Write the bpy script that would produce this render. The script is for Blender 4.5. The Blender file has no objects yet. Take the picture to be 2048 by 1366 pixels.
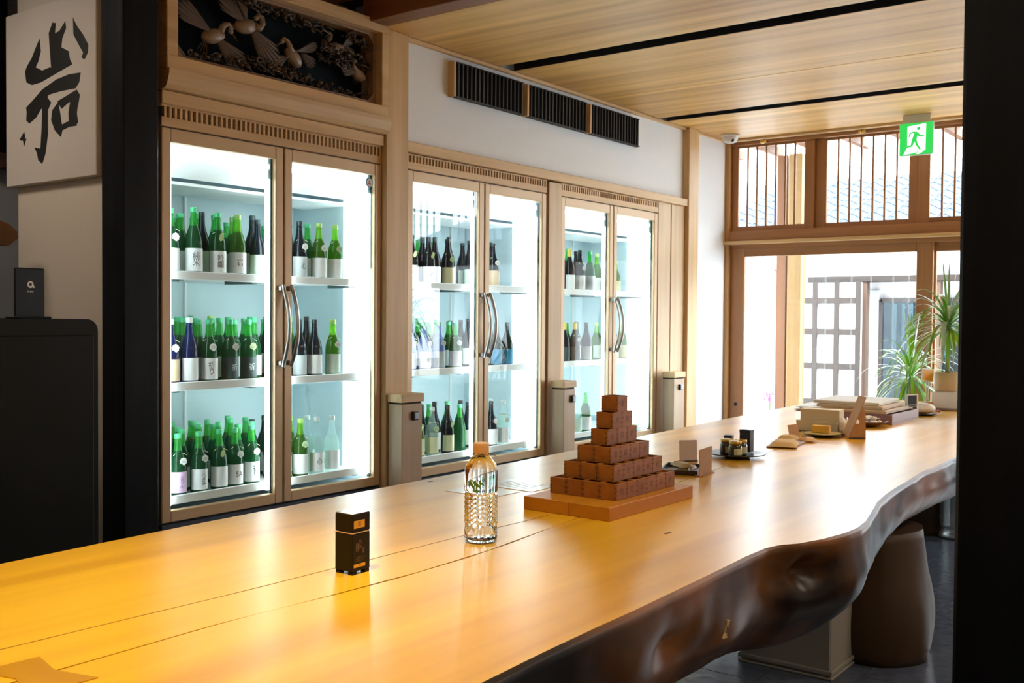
import bpy, math, random
from mathutils import Vector, Matrix, noise
from math import sin, cos, pi, radians
random.seed(7)
scene = bpy.context.scene
col = scene.collection

# ------------------------------------------------------------------ camera
YAW, PIT, ROL = 0.64432957, 0.02445839, -0.00770322
F = Vector((cos(YAW)*cos(PIT), sin(YAW)*cos(PIT), -sin(PIT)))
R0 = Vector((sin(YAW), -cos(YAW), 0)); D0 = F.cross(R0)
Rv = cos(ROL)*R0 + sin(ROL)*D0; Dv = -sin(ROL)*R0 + cos(ROL)*D0
cam = bpy.data.objects.new('camera', bpy.data.cameras.new('camera')); col.objects.link(cam)
mw = Matrix((( Rv.x, -Dv.x, -F.x, 0), (Rv.y, -Dv.y, -F.y, 0), (Rv.z, -Dv.z, -F.z, 1.36), (0, 0, 0, 1)))
cam.matrix_world = mw
cam.data.sensor_width = 36; cam.data.lens = 36*2047.83/2048
cam.data.clip_start = .02; cam.data.clip_end = 200
scene.camera = cam
cam.data.dof.use_dof = True; cam.data.dof.focus_distance = 3.0; cam.data.dof.aperture_fstop = 11.0

# ------------------------------------------------------------------ world, sun, lamps, exposure
w = bpy.data.worlds.new('world'); scene.world = w; w.use_nodes = True
bg = w.node_tree.nodes['Background']
SKY = 11.0
bg.inputs[0].default_value = (.86, .93, 1, 1); bg.inputs[1].default_value = SKY
sun = bpy.data.objects.new('sun', bpy.data.lights.new('sun', 'SUN')); col.objects.link(sun)
sun.data.energy = 3; sun.data.angle = .01; sun.data.color = (1, .95, .88)
sun.rotation_euler = Vector((.50, .28, -.82)).to_track_quat('-Z', 'Y').to_euler()

def area(name, loc, size, power, color, aim, portal=False):
    l = bpy.data.lights.new(name, 'AREA'); l.shape = 'RECTANGLE'; l.size, l.size_y = size
    l.energy = power; l.color = color
    if portal: l.cycles.is_portal = True
    o = bpy.data.objects.new(name, l); col.objects.link(o); o.location = loc
    o.rotation_euler = (Vector(aim)-Vector(loc)).to_track_quat('-Z', 'Y').to_euler(); return o
WARM = (1, .72, .42)
area('window_portal', (8.95, 1.0, 1.5), (6.4, 3.0), 1, (1, 1, 1), (0, 1.0, 1.5), portal=True)
# added fill lights, out of view over the customers' side and behind the camera
area('added_fill_light', (2.6, -1.3, 2.9), (1.2, .5), 22, (1, .84, .66), (2.6, -1.3, 0))
area('added_fill_light', (5.6, -1.3, 2.9), (1.2, .5), 25, (1, .86, .70), (5.6, -1.3, 0))
area('added_fill_light', (-.9, 1.2, 2.9), (1.2, .8), 12, (1, .80, .58), (-.9, 1.2, 0))

area('added_fill_light', (1.35, 4.6, 2.95), (.5, .5), 9, (1, .84, .66), (1.6, 4.6, 0))  # added fill that lifts the alcove wall and calligraphy, out of view

def spot(loc, aim, power, angle, color=WARM, r=.05):
    l = bpy.data.lights.new('track_spotlight', 'SPOT'); l.energy = power; l.color = color
    l.spot_size = radians(angle); l.spot_blend = .8; l.shadow_soft_size = r
    o = bpy.data.objects.new('track_spotlight', l); col.objects.link(o); o.location = loc
    o.rotation_euler = (Vector(aim)-Vector(loc)).to_track_quat('-Z', 'Y').to_euler()
spot((.9, 1.5, 3.0), (.95, 1.75, .8), 150, 62, (1, .83, .48))
spot((2.0, 1.5, 3.0), (2.0, 1.5, .8), 50, 60, (1, .83, .50))
spot((5.37, 1.6, 2.92), (5.0, 1.5, .8), 50, 60)

scene.view_settings.view_transform = 'Standard'
scene.view_settings.look = 'None'
scene.view_settings.exposure = 0.68
scene.view_settings.gamma = 1
scene.view_settings.use_curve_mapping = False
scene.cycles.transparent_max_bounces = 32
scene.cycles.max_bounces = 9
scene.cycles.diffuse_bounces = 5
scene.cycles.sample_clamp_indirect = 6
scene.cycles.caustics_reflective = False
scene.cycles.caustics_refractive = False
scene.cycles.use_denoising = True

# ------------------------------------------------------------------ materials
MATS = {}
def newmat(name):
    m = bpy.data.materials.new(name); m.use_nodes = True
    return m, m.node_tree.nodes, m.node_tree.links, m.node_tree.nodes['Principled BSDF']
def plain(name, c, rough=.5, metal=0, emit=None, es=0, spec=.5, bump=0, bscale=60, var=0, coat=0):
    if name in MATS: return MATS[name]
    m, n, l, b = newmat(name)
    b.inputs['Base Color'].default_value = (*c, 1); b.inputs['Roughness'].default_value = rough
    b.inputs['Metallic'].default_value = metal; b.inputs['Specular IOR Level'].default_value = spec
    b.inputs['Coat Weight'].default_value = coat
    if emit: b.inputs['Emission Color'].default_value = (*emit, 1); b.inputs['Emission Strength'].default_value = es
    if bump or var:
        tc = n.new('ShaderNodeTexCoord'); nz = n.new('ShaderNodeTexNoise'); nz.inputs['Scale'].default_value = bscale
        nz.inputs['Detail'].default_value = 5
        l.new(tc.outputs['Object'], nz.inputs['Vector'])
        if bump:
            bp = n.new('ShaderNodeBump'); bp.inputs['Strength'].default_value = bump; bp.inputs['Distance'].default_value = .01
            l.new(nz.outputs['Fac'], bp.inputs['Height']); l.new(bp.outputs[0], b.inputs['Normal'])
        if var:
            r = n.new('ShaderNodeValToRGB'); r.color_ramp.elements[0].position = .3; r.color_ramp.elements[1].position = .7
            r.color_ramp.elements[0].color = (*[x*(1-var) for x in c], 1); r.color_ramp.elements[1].color = (*[min(1, x*(1+var)) for x in c], 1)
            l.new(nz.outputs['Fac'], r.inputs[0]); l.new(r.outputs[0], b.inputs['Base Color'])
    MATS[name] = m; return m
def wood(name, c1, c2, axis=0, rough=.5, fine=18, stretch=.05, coat=0, bump=.15, knots=0, spec=.5, rand=True):
    """grain running along the given object axis"""
    if name in MATS: return MATS[name]
    m, n, l, b = newmat(name)
    tc = n.new('ShaderNodeTexCoord'); mp = n.new('ShaderNodeMapping')
    s = [1, 1, 1]; s[axis] = stretch; mp.inputs['Scale'].default_value = s
    l.new(tc.outputs['Object'], mp.inputs['Vector'])
    if rand:
        oi = n.new('ShaderNodeObjectInfo'); ml = n.new('ShaderNodeMath'); ml.operation = 'MULTIPLY'; ml.inputs[1].default_value = 17.
        l.new(oi.outputs['Random'], ml.inputs[0])
        cx = n.new('ShaderNodeCombineXYZ'); [l.new(ml.outputs[0], cx.inputs[i]) for i in range(3)]
        l.new(cx.outputs[0], mp.inputs['Location'])
    n1 = n.new('ShaderNodeTexNoise'); n1.inputs['Scale'].default_value = fine; n1.inputs['Detail'].default_value = 6; n1.inputs['Distortion'].default_value = .4
    n2 = n.new('ShaderNodeTexNoise'); n2.inputs['Scale'].default_value = fine*.22; n2.inputs['Detail'].default_value = 3; n2.inputs['Distortion'].default_value = 1.0
    l.new(mp.outputs[0], n1.inputs['Vector']); l.new(mp.outputs[0], n2.inputs['Vector'])
    mx = n.new('ShaderNodeMath'); mx.operation = 'MULTIPLY_ADD'; mx.inputs[1].default_value = .55
    m2 = n.new('ShaderNodeMath'); m2.operation = 'MULTIPLY'; m2.inputs[1].default_value = .45
    l.new(n2.outputs['Fac'], m2.inputs[0]); l.new(n1.outputs['Fac'], mx.inputs[0]); l.new(m2.outputs[0], mx.inputs[2])
    r = n.new('ShaderNodeValToRGB'); r.color_ramp.elements[0].position = .36; r.color_ramp.elements[1].position = .64
    r.color_ramp.elements[0].color = (*c1, 1); r.color_ramp.elements[1].color = (*c2, 1)
    l.new(mx.outputs[0], r.inputs[0]); l.new(r.outputs[0], b.inputs['Base Color'])
    b.inputs['Roughness'].default_value = rough; b.inputs['Coat Weight'].default_value = coat; b.inputs['Specular IOR Level'].default_value = spec
    b.inputs['Coat Roughness'].default_value = .12
    if bump:
        bp = n.new('ShaderNodeBump'); bp.inputs['Strength'].default_value = bump; bp.inputs['Distance'].default_value = .003
        l.new(mx.outputs[0], bp.inputs['Height']); l.new(bp.outputs[0], b.inputs['Normal'])
    MATS[name] = m; return m
def thin_glass(name, tint, refl=.06, rough=.0, gmix=1.0):
    if name in MATS: return MATS[name]
    m, n, l, b = newmat(name); n.remove(b)
    t = n.new('ShaderNodeBsdfTransparent'); t.inputs[0].default_value = (*tint, 1)
    g = n.new('ShaderNodeBsdfGlossy'); g.inputs['Roughness'].default_value = rough; g.inputs[0].default_value = (1, 1, 1, 1)
    fr = n.new('ShaderNodeFresnel'); fr.inputs[0].default_value = 1.45
    mu = n.new('ShaderNodeMath'); mu.operation = 'MULTIPLY'; mu.inputs[1].default_value = gmix
    ge = n.new('ShaderNodeNewGeometry'); iv = n.new('ShaderNodeMath'); iv.operation = 'SUBTRACT'; iv.inputs[0].default_value = 1
    l.new(ge.outputs['Backfacing'], iv.inputs[1]); mv = n.new('ShaderNodeMath'); mv.operation = 'MULTIPLY'; mv.use_clamp = True
    mix = n.new('ShaderNodeMixShader'); l.new(fr.outputs[0], mu.inputs[0]); l.new(mu.outputs[0], mv.inputs[0]); l.new(iv.outputs[0], mv.inputs[1]); l.new(mv.outputs[0], mix.inputs[0])
    l.new(t.outputs[0], mix.inputs[1]); l.new(g.outputs[0], mix.inputs[2])
    l.new(mix.outputs[0], n['Material Output'].inputs[0]); MATS[name] = m; return m
def bottle_glass(name, tint, body, k=.35):
    """tinted see-through glass that also picks up some diffuse light"""
    if name in MATS: return MATS[name]
    m, n, l, b = newmat(name)
    b.inputs['Base Color'].default_value = (*body, 1); b.inputs['Roughness'].default_value = .06; b.inputs['Specular IOR Level'].default_value = .8
    t = n.new('ShaderNodeBsdfTransparent'); t.inputs[0].default_value = (*tint, 1)
    tl = n.new('ShaderNodeBsdfTranslucent'); tl.inputs[0].default_value = (*body, 1)
    a = n.new('ShaderNodeMixShader'); a.inputs[0].default_value = .45; l.new(b.outputs[0], a.inputs[1]); l.new(tl.outputs[0], a.inputs[2])
    mix = n.new('ShaderNodeMixShader'); mix.inputs[0].default_value = k
    l.new(t.outputs[0], mix.inputs[1]); l.new(a.outputs[0], mix.inputs[2])
    l.new(mix.outputs[0], n['Material Output'].inputs[0]); MATS[name] = m; return m

HINOKI1, HINOKI2 = (.54, .34, .155), (.73, .50, .26)
W_x = wood('hinoki_x', HINOKI1, HINOKI2, 0, .5)
W_y = wood('hinoki_y', HINOKI1, HINOKI2, 1, .5)
W_z = wood('hinoki_z', HINOKI1, HINOKI2, 2, .5)
PANELW = wood('pale_panel_wood', (.56, .38, .21), (.68, .50, .31), 2, .5)
CEIL = wood('ceiling_board', (.46, .225, .045), (.86, .53, .17), 1, .45, fine=9, stretch=.04, bump=.1)
BEAM = wood('beam_wood', (.16, .055, .018), (.30, .115, .04), 1, .5)
DOORW_y = wood('door_wood_y', (.30, .135, .048), (.44, .21, .085), 1, .5)
DOORW_z = wood('door_wood_z', (.30, .135, .048), (.44, .21, .085), 2, .5)
CHAR = wood('charred_wood', (.002, .0025, .0035), (.008, .009, .013), 2, .45, fine=26, stretch=.06, bump=.6, spec=.15)
def slab_wood():  # oiled, satin
    m = wood('amber_slab_wood', (.56, .255, .005), (.86, .48, .022), 0, .32, fine=8, stretch=.07, coat=.4, bump=.05, rand=False)
    return m
SLAB = slab_wood()
SLAB.node_tree.nodes['Principled BSDF'].inputs['Coat Roughness'].default_value = .24
LIVE = wood('live_edge_wood', (.012, .005, .002), (.26, .088, .008), 0, .36, fine=3.0, stretch=.6, coat=0, bump=.5, spec=.25, rand=False)
for _e, _p in zip([n_ for n_ in LIVE.node_tree.nodes if n_.type == 'VALTORGB'][0].color_ramp.elements, (.46, .62)): _e.position = _p
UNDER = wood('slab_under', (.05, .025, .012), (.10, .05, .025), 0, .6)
LEGW = wood('trunk_wood', (.035, .017, .006), (.068, .034, .012), 2, .5, fine=6, stretch=.2, bump=.3, spec=.25)
PLASTER = plain('white_plaster', (.82, .86, .93), .85, bump=.1, bscale=80)
PLASTER_W = plain('warm_plaster', (.66, .60, .52), .85, bump=.1, bscale=40)
GREYWALL = plain('grey_wall', (.42, .44, .48), .8, bump=.1, bscale=40)
BLACK = plain('black_lacquer', (.006, .006, .007), .4, spec=.25)
MATTBLACK = plain('matt_black', (.01, .011, .014), .6)
DARKGAP = plain('dark_recess', (.012, .008, .005), .8)
STEEL = plain('brushed_steel', (.55, .53, .50), .28, metal=1)
SLOT = plain('slot_black', (.008, .008, .01), .5)
FRIDGE_IN = plain('fridge_liner', (.62, .77, .82), .35)
FRAME = plain('champagne_frame', (.60, .41, .235), .40, metal=.15, spec=.5)
RAILW = plain('shelf_white', (.93, .95, .96), .4)
PAPER = plain('white_paper', (.85, .84, .82), .7)
GASKET = plain('door_gasket', (.05, .09, .09), .4)
NAVY = plain('kick_plate_navy', (.035, .05, .09), .4)
BRASS = plain('brass', (.75, .48, .14), .3, metal=1)
INK = plain('ink', (.006, .006, .007), .6)

# ------------------------------------------------------------------ mesh tools
class MB:
    def __init__(s): s.v = []; s.f = []; s.m = []; s.sm = []
    def add(s, vs, fs, mi=0, smooth=False):
        k = len(s.v); s.v += [tuple(x) for x in vs]
        for f in fs: s.f.append([i+k for i in f]); s.m.append(mi); s.sm.append(smooth)
        return s
    def box(s, a, b, mi=0, bev=0):
        x0, y0, z0 = [min(a[i], b[i]) for i in range(3)]; x1, y1, z1 = [max(a[i], b[i]) for i in range(3)]
        if bev <= 0:
            return s.add([(x0,y0,z0),(x1,y0,z0),(x1,y1,z0),(x0,y1,z0),(x0,y0,z1),(x1,y0,z1),(x1,y1,z1),(x0,y1,z1)],
                  [(3,2,1,0),(4,5,6,7),(0,1,5,4),(1,2,6,5),(2,3,7,6),(3,0,4,7)], mi)
        e = min(bev, (x1-x0)/2.01, (y1-y0)/2.01, (z1-z0)/2.01)
        vs = []; idx = {}
        X = (x0, x1); Y = (y0, y1); Z = (z0, z1)
        for i in (0, 1):
            for j in (0, 1):
                for k in (0, 1):
                    sx, sy, sz = (1, -1)[i], (1, -1)[j], (1, -1)[k]
                    idx[i,j,k,0] = len(vs); vs.append((X[i], Y[j]+sy*e, Z[k]+sz*e))
                    idx[i,j,k,1] = len(vs); vs.append((X[i]+sx*e, Y[j], Z[k]+sz*e))
                    idx[i,j,k,2] = len(vs); vs.append((X[i]+sx*e, Y[j]+sy*e, Z[k]))
        fs = []
        for i in (0, 1):
            f = [idx[i,0,0,0], idx[i,1,0,0], idx[i,1,1,0], idx[i,0,1,0]]; fs.append(f if i else f[::-1])
            f = [idx[0,i,0,1], idx[1,i,0,1], idx[1,i,1,1], idx[0,i,1,1]]; fs.append(f[::-1] if i else f)
            f = [idx[0,0,i,2], idx[1,0,i,2], idx[1,1,i,2], idx[0,1,i,2]]; fs.append(f if i else f[::-1])
        for i in (0, 1):
            for j in (0, 1):
                fs.append([idx[i,j,0,0], idx[i,j,0,1], idx[i,j,1,1], idx[i,j,1,0]])
                fs.append([idx[i,0,j,0], idx[i,0,j,2], idx[i,1,j,2], idx[i,1,j,0]])
                fs.append([idx[0,i,j,1], idx[0,i,j,2], idx[1,i,j,2], idx[1,i,j,1]])
        for i in (0, 1):
            for j in (0, 1):
                for k in (0, 1): fs.append([idx[i,j,k,0], idx[i,j,k,1], idx[i,j,k,2]])
        c = Vector(((x0+x1)/2, (y0+y1)/2, (z0+z1)/2)); out = []
        for f in fs:
            P = [Vector(vs[q]) for q in f]; nn = (P[1]-P[0]).cross(P[2]-P[0])
            out.append(f if nn.dot(sum(P, Vector())/len(P)-c) > 0 else f[::-1])
        return s.add(vs, out, mi)
    def lathe(s, prof, n=20, c=(0,0,0), mi=0, sx=1, sy=1, smooth=True, mis=None, cap=True):
        k0 = len(s.v); vs = []
        for r, z in prof:
            for i in range(n):
                a = 2*pi*i/n; vs.append((c[0]+r*cos(a)*sx, c[1]+r*sin(a)*sy, c[2]+z))
        s.v += vs
        for j in range(len(prof)-1):
            for i in range(n):
                a, b = j*n+i, j*n+(i+1) % n
                s.f.append([k0+a, k0+b, k0+b+n, k0+a+n]); s.m.append(mis[j] if mis else mi); s.sm.append(smooth)
        if cap:
            s.f.append([k0+i for i in range(n)][::-1]); s.m.append(mis[0] if mis else mi); s.sm.append(False)
            s.f.append([k0+(len(prof)-1)*n+i for i in range(n)]); s.m.append(mis[-1] if mis else mi); s.sm.append(False)
        return s
    def tube(s, pts, r, n=8, mi=0, smooth=True, flat=1.0):
        pts = [Vector(p) for p in pts]; k0 = len(s.v); N = len(pts)
        rs = r if isinstance(r, (list, tuple)) else [r]*N
        t = (pts[1]-pts[0]).normalized(); u = t.orthogonal().normalized()
        for i, p in enumerate(pts):
            t2 = (pts[min(i+1, N-1)]-pts[max(i-1, 0)]).normalized()
            u = (u-t2*u.dot(t2)).normalized(); v = t2.cross(u)
            for q in range(n):
                a = 2*pi*q/n; s.v.append(tuple(p+(u*cos(a)+v*sin(a)*flat)*rs[i]))
        for i in range(N-1):
            for q in range(n):
                a, b = i*n+q, i*n+(q+1) % n
                s.f.append([k0+a, k0+b, k0+b+n, k0+a+n]); s.m.append(mi); s.sm.append(smooth)
        s.f.append([k0+q for q in range(n)][::-1]); s.m.append(mi); s.sm.append(False)
        s.f.append([k0+(N-1)*n+q for q in range(n)]); s.m.append(mi); s.sm.append(False)
        return s
    def ell(s, c, r, n=14, mi=0, rot=None):
        vs = []; fs = []; h = n//2
        for j in range(h+1):
            for i in range(n):
                p = Vector((r[0]*sin(pi*j/h)*cos(2*pi*i/n), r[1]*sin(pi*j/h)*sin(2*pi*i/n), -r[2]*cos(pi*j/h)))
                if rot: p = rot @ p
                vs.append(Vector(c)+p)
        for j in range(h):
            for i in range(n): a, b = j*n+i, j*n+(i+1) % n; fs.append([a, b, b+n, a+n])
        return s.add(vs, fs, mi, True)
    def prism(s, poly, fn, d0, d1, mi=0):
        """poly of 2-D points; fn(u, v, d) -> 3-D point"""
        n = len(poly); a = sum(poly[i][0]*poly[(i+1) % n][1]-poly[(i+1) % n][0]*poly[i][1] for i in range(n))
        vs = [fn(u, v, d0) for u, v in poly]+[fn(u, v, d1) for u, v in poly]
        fs = [list(range(n))[::-1], [n+i for i in range(n)]]+[[i, (i+1) % n, n+(i+1) % n, n+i] for i in range(n)]
        return s.add(vs, fs, mi)
    def mesh(s, name, mats):
        me = bpy.data.meshes.new(name); me.from_pydata(s.v, [], s.f)
        for m in (mats if isinstance(mats, (list, tuple)) else [mats]): me.materials.append(m)
        me.polygons.foreach_set('material_index', s.m); me.polygons.foreach_set('use_smooth', s.sm)
        me.update(); return me
    def build(s, name, mats, parent=None, loc=None):
        o = bpy.data.objects.new(name, s.mesh(name, mats)); col.objects.link(o)
        if parent is not None: o.parent = parent
        if loc is not None: o.location = loc
        return o
def setp(o, label=None, cat=None, group=None, kind=None):
    if label: o['label'] = label
    if cat: o['category'] = cat
    if group: o['group'] = group
    if kind: o['kind'] = kind
    return o
def thing(name, label, cat, loc=(0, 0, 0), rz=0, group=None):
    o = bpy.data.objects.new(name, None); col.objects.link(o); o.location = loc; o.rotation_euler = (0, 0, rz)
    o.empty_display_size = .05
    return setp(o, label, cat, group)
def inst(me, name, parent=None, loc=(0, 0, 0), rot=(0, 0, 0), scale=None):
    o = bpy.data.objects.new(name, me); col.objects.link(o); o.location = loc; o.rotation_euler = rot
    if scale: o.scale = scale
    if parent is not None: o.parent = parent
    return o
def structure(name, mb, mats, label=None, parent=None):
    o = mb.build(name, mats, parent)
    if parent is None: o['kind'] = 'structure'
    if label: o['label'] = label
    return o
def sbox(name, a, b, mat, bev=0, label=None, parent=None): return structure(name, MB().box(a, b, 0, bev), mat, label, parent)
_txt = {}
def text_mesh(s, size, vertical=False):
    """flat print outline of the characters, in the xz plane, centred; returns (verts, faces)"""
    key = (s, size, vertical)
    if key in _txt: return _txt[key]
    cu = bpy.data.curves.new('print', 'FONT'); cu.body = '\n'.join(s) if vertical else s
    cu.size = size; cu.align_x = 'CENTER'; cu.align_y = 'CENTER'; cu.resolution_u = 3
    if vertical: cu.space_line = .8
    o = bpy.data.objects.new('print', cu); col.objects.link(o)
    dg = bpy.context.evaluated_depsgraph_get(); me = bpy.data.meshes.new_from_object(o.evaluated_get(dg))
    vs = [tuple(v.co) for v in me.vertices]; fs = [list(p.vertices) for p in me.polygons]
    bpy.data.objects.remove(o); bpy.data.curves.remove(cu); bpy.data.meshes.remove(me)
    _txt[key] = (vs, fs); return vs, fs

# ================================================================== THE ROOM
WY = 4.10        # plane of the refrigerator fronts / white wall
EX = 8.75        # plane of the end wall
CZ = 2.98        # ceiling
# floor with real tiles where it shows
sbox('floor', (-3, -3.2, -.12), (EX, 5.7, -.006), plain('tile_grout', (.02, .02, .022), .8))
floor = bpy.data.objects['floor']
TILE = plain('slate_tile', (.085, .10, .14), .22, bump=.15, bscale=18, var=.25)
tm = MB().box((-.148, -.148, -.006), (.148, .148, 0)).mesh('tile', TILE)
for i in range(21):
    for j in range(14):
        inst(tm, 'tile', floor, (2.55+i*.3, -.1+j*.3, random.uniform(0, .0008)))

# walls
sbox('wall_back', (4.20, WY+.02, 2.36), (8.0, WY+.2, CZ+.15), PLASTER)
sbox('wall_back', (4.0, 5.0, -.05), (8.8, 5.1, CZ+.15), PLASTER)
sbox('wall_back', (8.0, WY, 0), (8.70, WY+.15, CZ+.15), PLASTER)
sbox('wall_side', (2.52, 4.11, 0), (2.60, 4.87, 3.1), PLASTER_W)
sbox('wall_rear', (-3, 5.62, 0), (4.1, 5.7, 3.1), GREYWALL)
sbox('wall_back', (4.0, 5.1, -.05), (4.1, 5.62, CZ+.15), GREYWALL)
sbox('wall_left', (-3.1, -3.2, 0), (-3, 5.7, 3.1), PLASTER_W)
sbox('wall_front', (-3.1, -3.3, 0), (EX+.2, -3.2, 3.1), PLASTER_W)
sbox('wall_end', (EX, 4.24, 0), (EX+.12, 5.1, 3.1), PLASTER)

# ceiling: boards running across the room, with black slots
ceil = sbox('ceiling', (-3.1, -3.3, CZ+.16), (EX+.2, 5.7, CZ+.24), plain('roof_deck', (.05, .03, .02), .8))
for a, b in ((4.19, 5.288), (5.442, 6.497), (6.503, 7.402), (7.552, 8.70)):
    MB().box((a, -3.2, CZ), (b, WY-.012, CZ+.03), 0, .003).build('plank', CEIL, ceil)
for a, b in ((-3, -1.9), (-1.9, -.8), (-.8, .3), (.3, 1.45), (1.6, 2.75), (2.75, 4.05)):
    MB().box((a+.003, -3.2, CZ+.13), (b-.003, 4.36, CZ+.155), 0, .003).build('plank', CEIL, ceil)
for a, b in ((5.288, 5.442), (7.402, 7.552), (1.45, 1.6)):
    m = MB().box((a-.01, -3.2, CZ+.12), (b+.01, WY, CZ+.13)).box((a+.0005, -3.19, CZ+.001), (a+.004, WY-.013, CZ+.12)).box((b-.004, -3.19, CZ+.001), (b-.0005, WY-.013, CZ+.12))
    m.build('light_slot', SLOT, ceil)
# little lamp heads inside the black slots
for sx, ys in ((5.365, (3.25, 1.9)), (7.477, (3.2, 2.0))):
    t = thing('lighting_track', 'black lighting track with small lamp heads in %s ceiling slot' % ('the nearer black' if sx < 6 else 'the farther black'), 'track light', (sx, 2.5, CZ+.12))
    MB().box((-.015, -1.9, -.03), (.015, 1.5, -.001)).build('rail', MATTBLACK, t)
    for y in ys:
        h = MB().lathe([(.018, -.075), (.026, -.07), (.026, -.03), (.01, -.029)], 14, (0, y-2.5, 0)).build('lamp_head', BRASS, t)
# big crossing beam between bays
sbox('trim_1', (4.06, -3.2, CZ), (4.188, WY+.0, CZ+.16), BEAM, .004)
sbox('trim_2', (2.62, 4.36, CZ), (4.19, 4.40, CZ+.16), PANELW)
# thin ceiling trims
sbox('trim_3', (4.40, WY-.012, CZ-.022), (7.90, WY+.02, CZ+.0), W_x, .002)
sbox('trim_4', (8.10, WY-.012, CZ-.022), (8.62, WY, CZ+.0), W_x, .002)
# posts and rails of the refrigerator wall
sbox('trim_5', (4.216, WY-.035, 0), (4.398, WY+.16, CZ), W_z, .004)
sbox('trim_6', (5.862, WY-.01, 0), (6.02, WY+.1, 2.30), PANELW, .003)
sbox('trim_7', (7.90, WY-.04, 0), (8.08, WY+.1, CZ), W_z, .004)
sbox('trim_8', (4.398, WY-.03, 2.312), (7.898, WY+.1, 2.372), W_x, .003)
pw = sbox('wall_panel', (7.445, WY+.03, 0), (7.9, WY+.1, 2.31), DARKGAP)
pw.name = 'trim_9'
MB().box((7.445, WY, 0), (7.655, WY+.03, 2.31), 0, .002).build('panel', PANELW, pw)
MB().box((7.662, WY-.004, 0), (7.897, WY+.03, 2.31), 0, .002).build('panel', PANELW, pw)
# boards over the first refrigerator
sbox('trim_10', (2.775, WY-.02, 2.318), (4.212, WY+.1, 2.378), W_x, .003)
o = MB()
prof = [(0, 2.380), (-.045, 2.382), (-.062, 2.40), (-.078, 2.445), (-.08, 2.468), (.02, 2.470)]
vs = [(x, WY+p[0], p[1]) for x in (2.772, 4.214) for p in prof]; n6 = len(prof)
fs = [[i, i+1, n6+i+1, n6+i] for i in range(n6-1)]+[list(range(n6))[::-1], [n6+i for i in range(n6)], [0, n6, 2*n6-1, n6-1]]
o.add(vs, fs); structure('trim_11', o, W_x)
# filler board behind the post
sbox('trim_12', (2.67, WY+.02, 0), (2.776, WY+.15, 3.1), BLACK)
sbox('trim_13', (2.776, WY+.12, 2.2), (4.21, WY+.16, 2.46), DARKGAP)
sbox('trim_14', (4.40, WY+.10, 2.2), (7.44, WY+.12, 2.36), DARKGAP)

def comb(name, x0, x1, z0, z1, n, lab):
    t = bpy.data.objects.new(name, None); col.objects.link(t); t.location = (x0, WY, z0)
    setp(t, lab, 'grille')
    L = x1-x0; H = z1-z0
    MB().box((0, .02, 0), (L, .028, H)).build('backing', DARKGAP, t)
    MB().box((0, 0, -.043), (L, .03, 0), 0, .002).build('lower_board', W_x, t)
    MB().box((0, 0, H), (L, .03, H+.008), 0, .001).build('upper_strip', W_x, t)
    p = L/n; me = MB().box((-p*.21, .002, 0), (p*.21, .02, H)).mesh('slat', W_z)
    for i in range(n): inst(me, 'slat', t, ((i+.75)*p if i < n-1 else L-p*.3, 0, 0))
comb('vent_comb', 2.785, 4.212, 2.262, 2.310, 50, 'narrow slatted wooden vent comb above the left refrigerator')
comb('vent_comb', 4.420, 5.850, 2.262, 2.300, 50, 'narrow slatted wooden vent comb above the middle refrigerator')
comb('vent_comb', 6.030, 7.440, 2.262, 2.300, 50, 'narrow slatted wooden vent comb above the right refrigerator')

# black louvred air grilles in the white wall
for k, (x0, x1) in enumerate(((4.83, 5.526), (5.592, 6.309), (6.372, 7.064))):
    t = thing('air_grille', '%s of the three black slatted air grilles in the white wall' % ('leftmost', 'middle one', 'rightmost')[k], 'grille', (x0, WY, 2.708), 0, 'black air grilles high on the white wall')
    L = x1-x0; H = .205
    MB().box((0, .0, 0), (L, .018, H)).build('backing', SLOT, t)
    if k < 3: MB().box((-.022, -.03, -.004), (-.002, .02, H+.006), 0, .002).build('side_strip', W_z, t)
    MB().box((0, -.034, -.008), (L, .0, 0)).box((0, -.034, H), (L, 0, H+.004)).build('frame', MATTBLACK, t)
    n = 17; me = MB().box((-.010, -.03, 0), (.010, 0, H), 0, .002).mesh('slat', MATTBLACK)
    for i in range(n): inst(me, 'slat', t, ((i+.5)*L/n, 0, 0), (0, 0, .25))

# charred posts
sbox('trim_15', (2.498, 3.95, 0), (2.67, WY+.02, 3.1), CHAR, .006)
sbox('trim_16', (1.75, .19, 0), (1.97, .417, 3.14), CHAR, .006)

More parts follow.
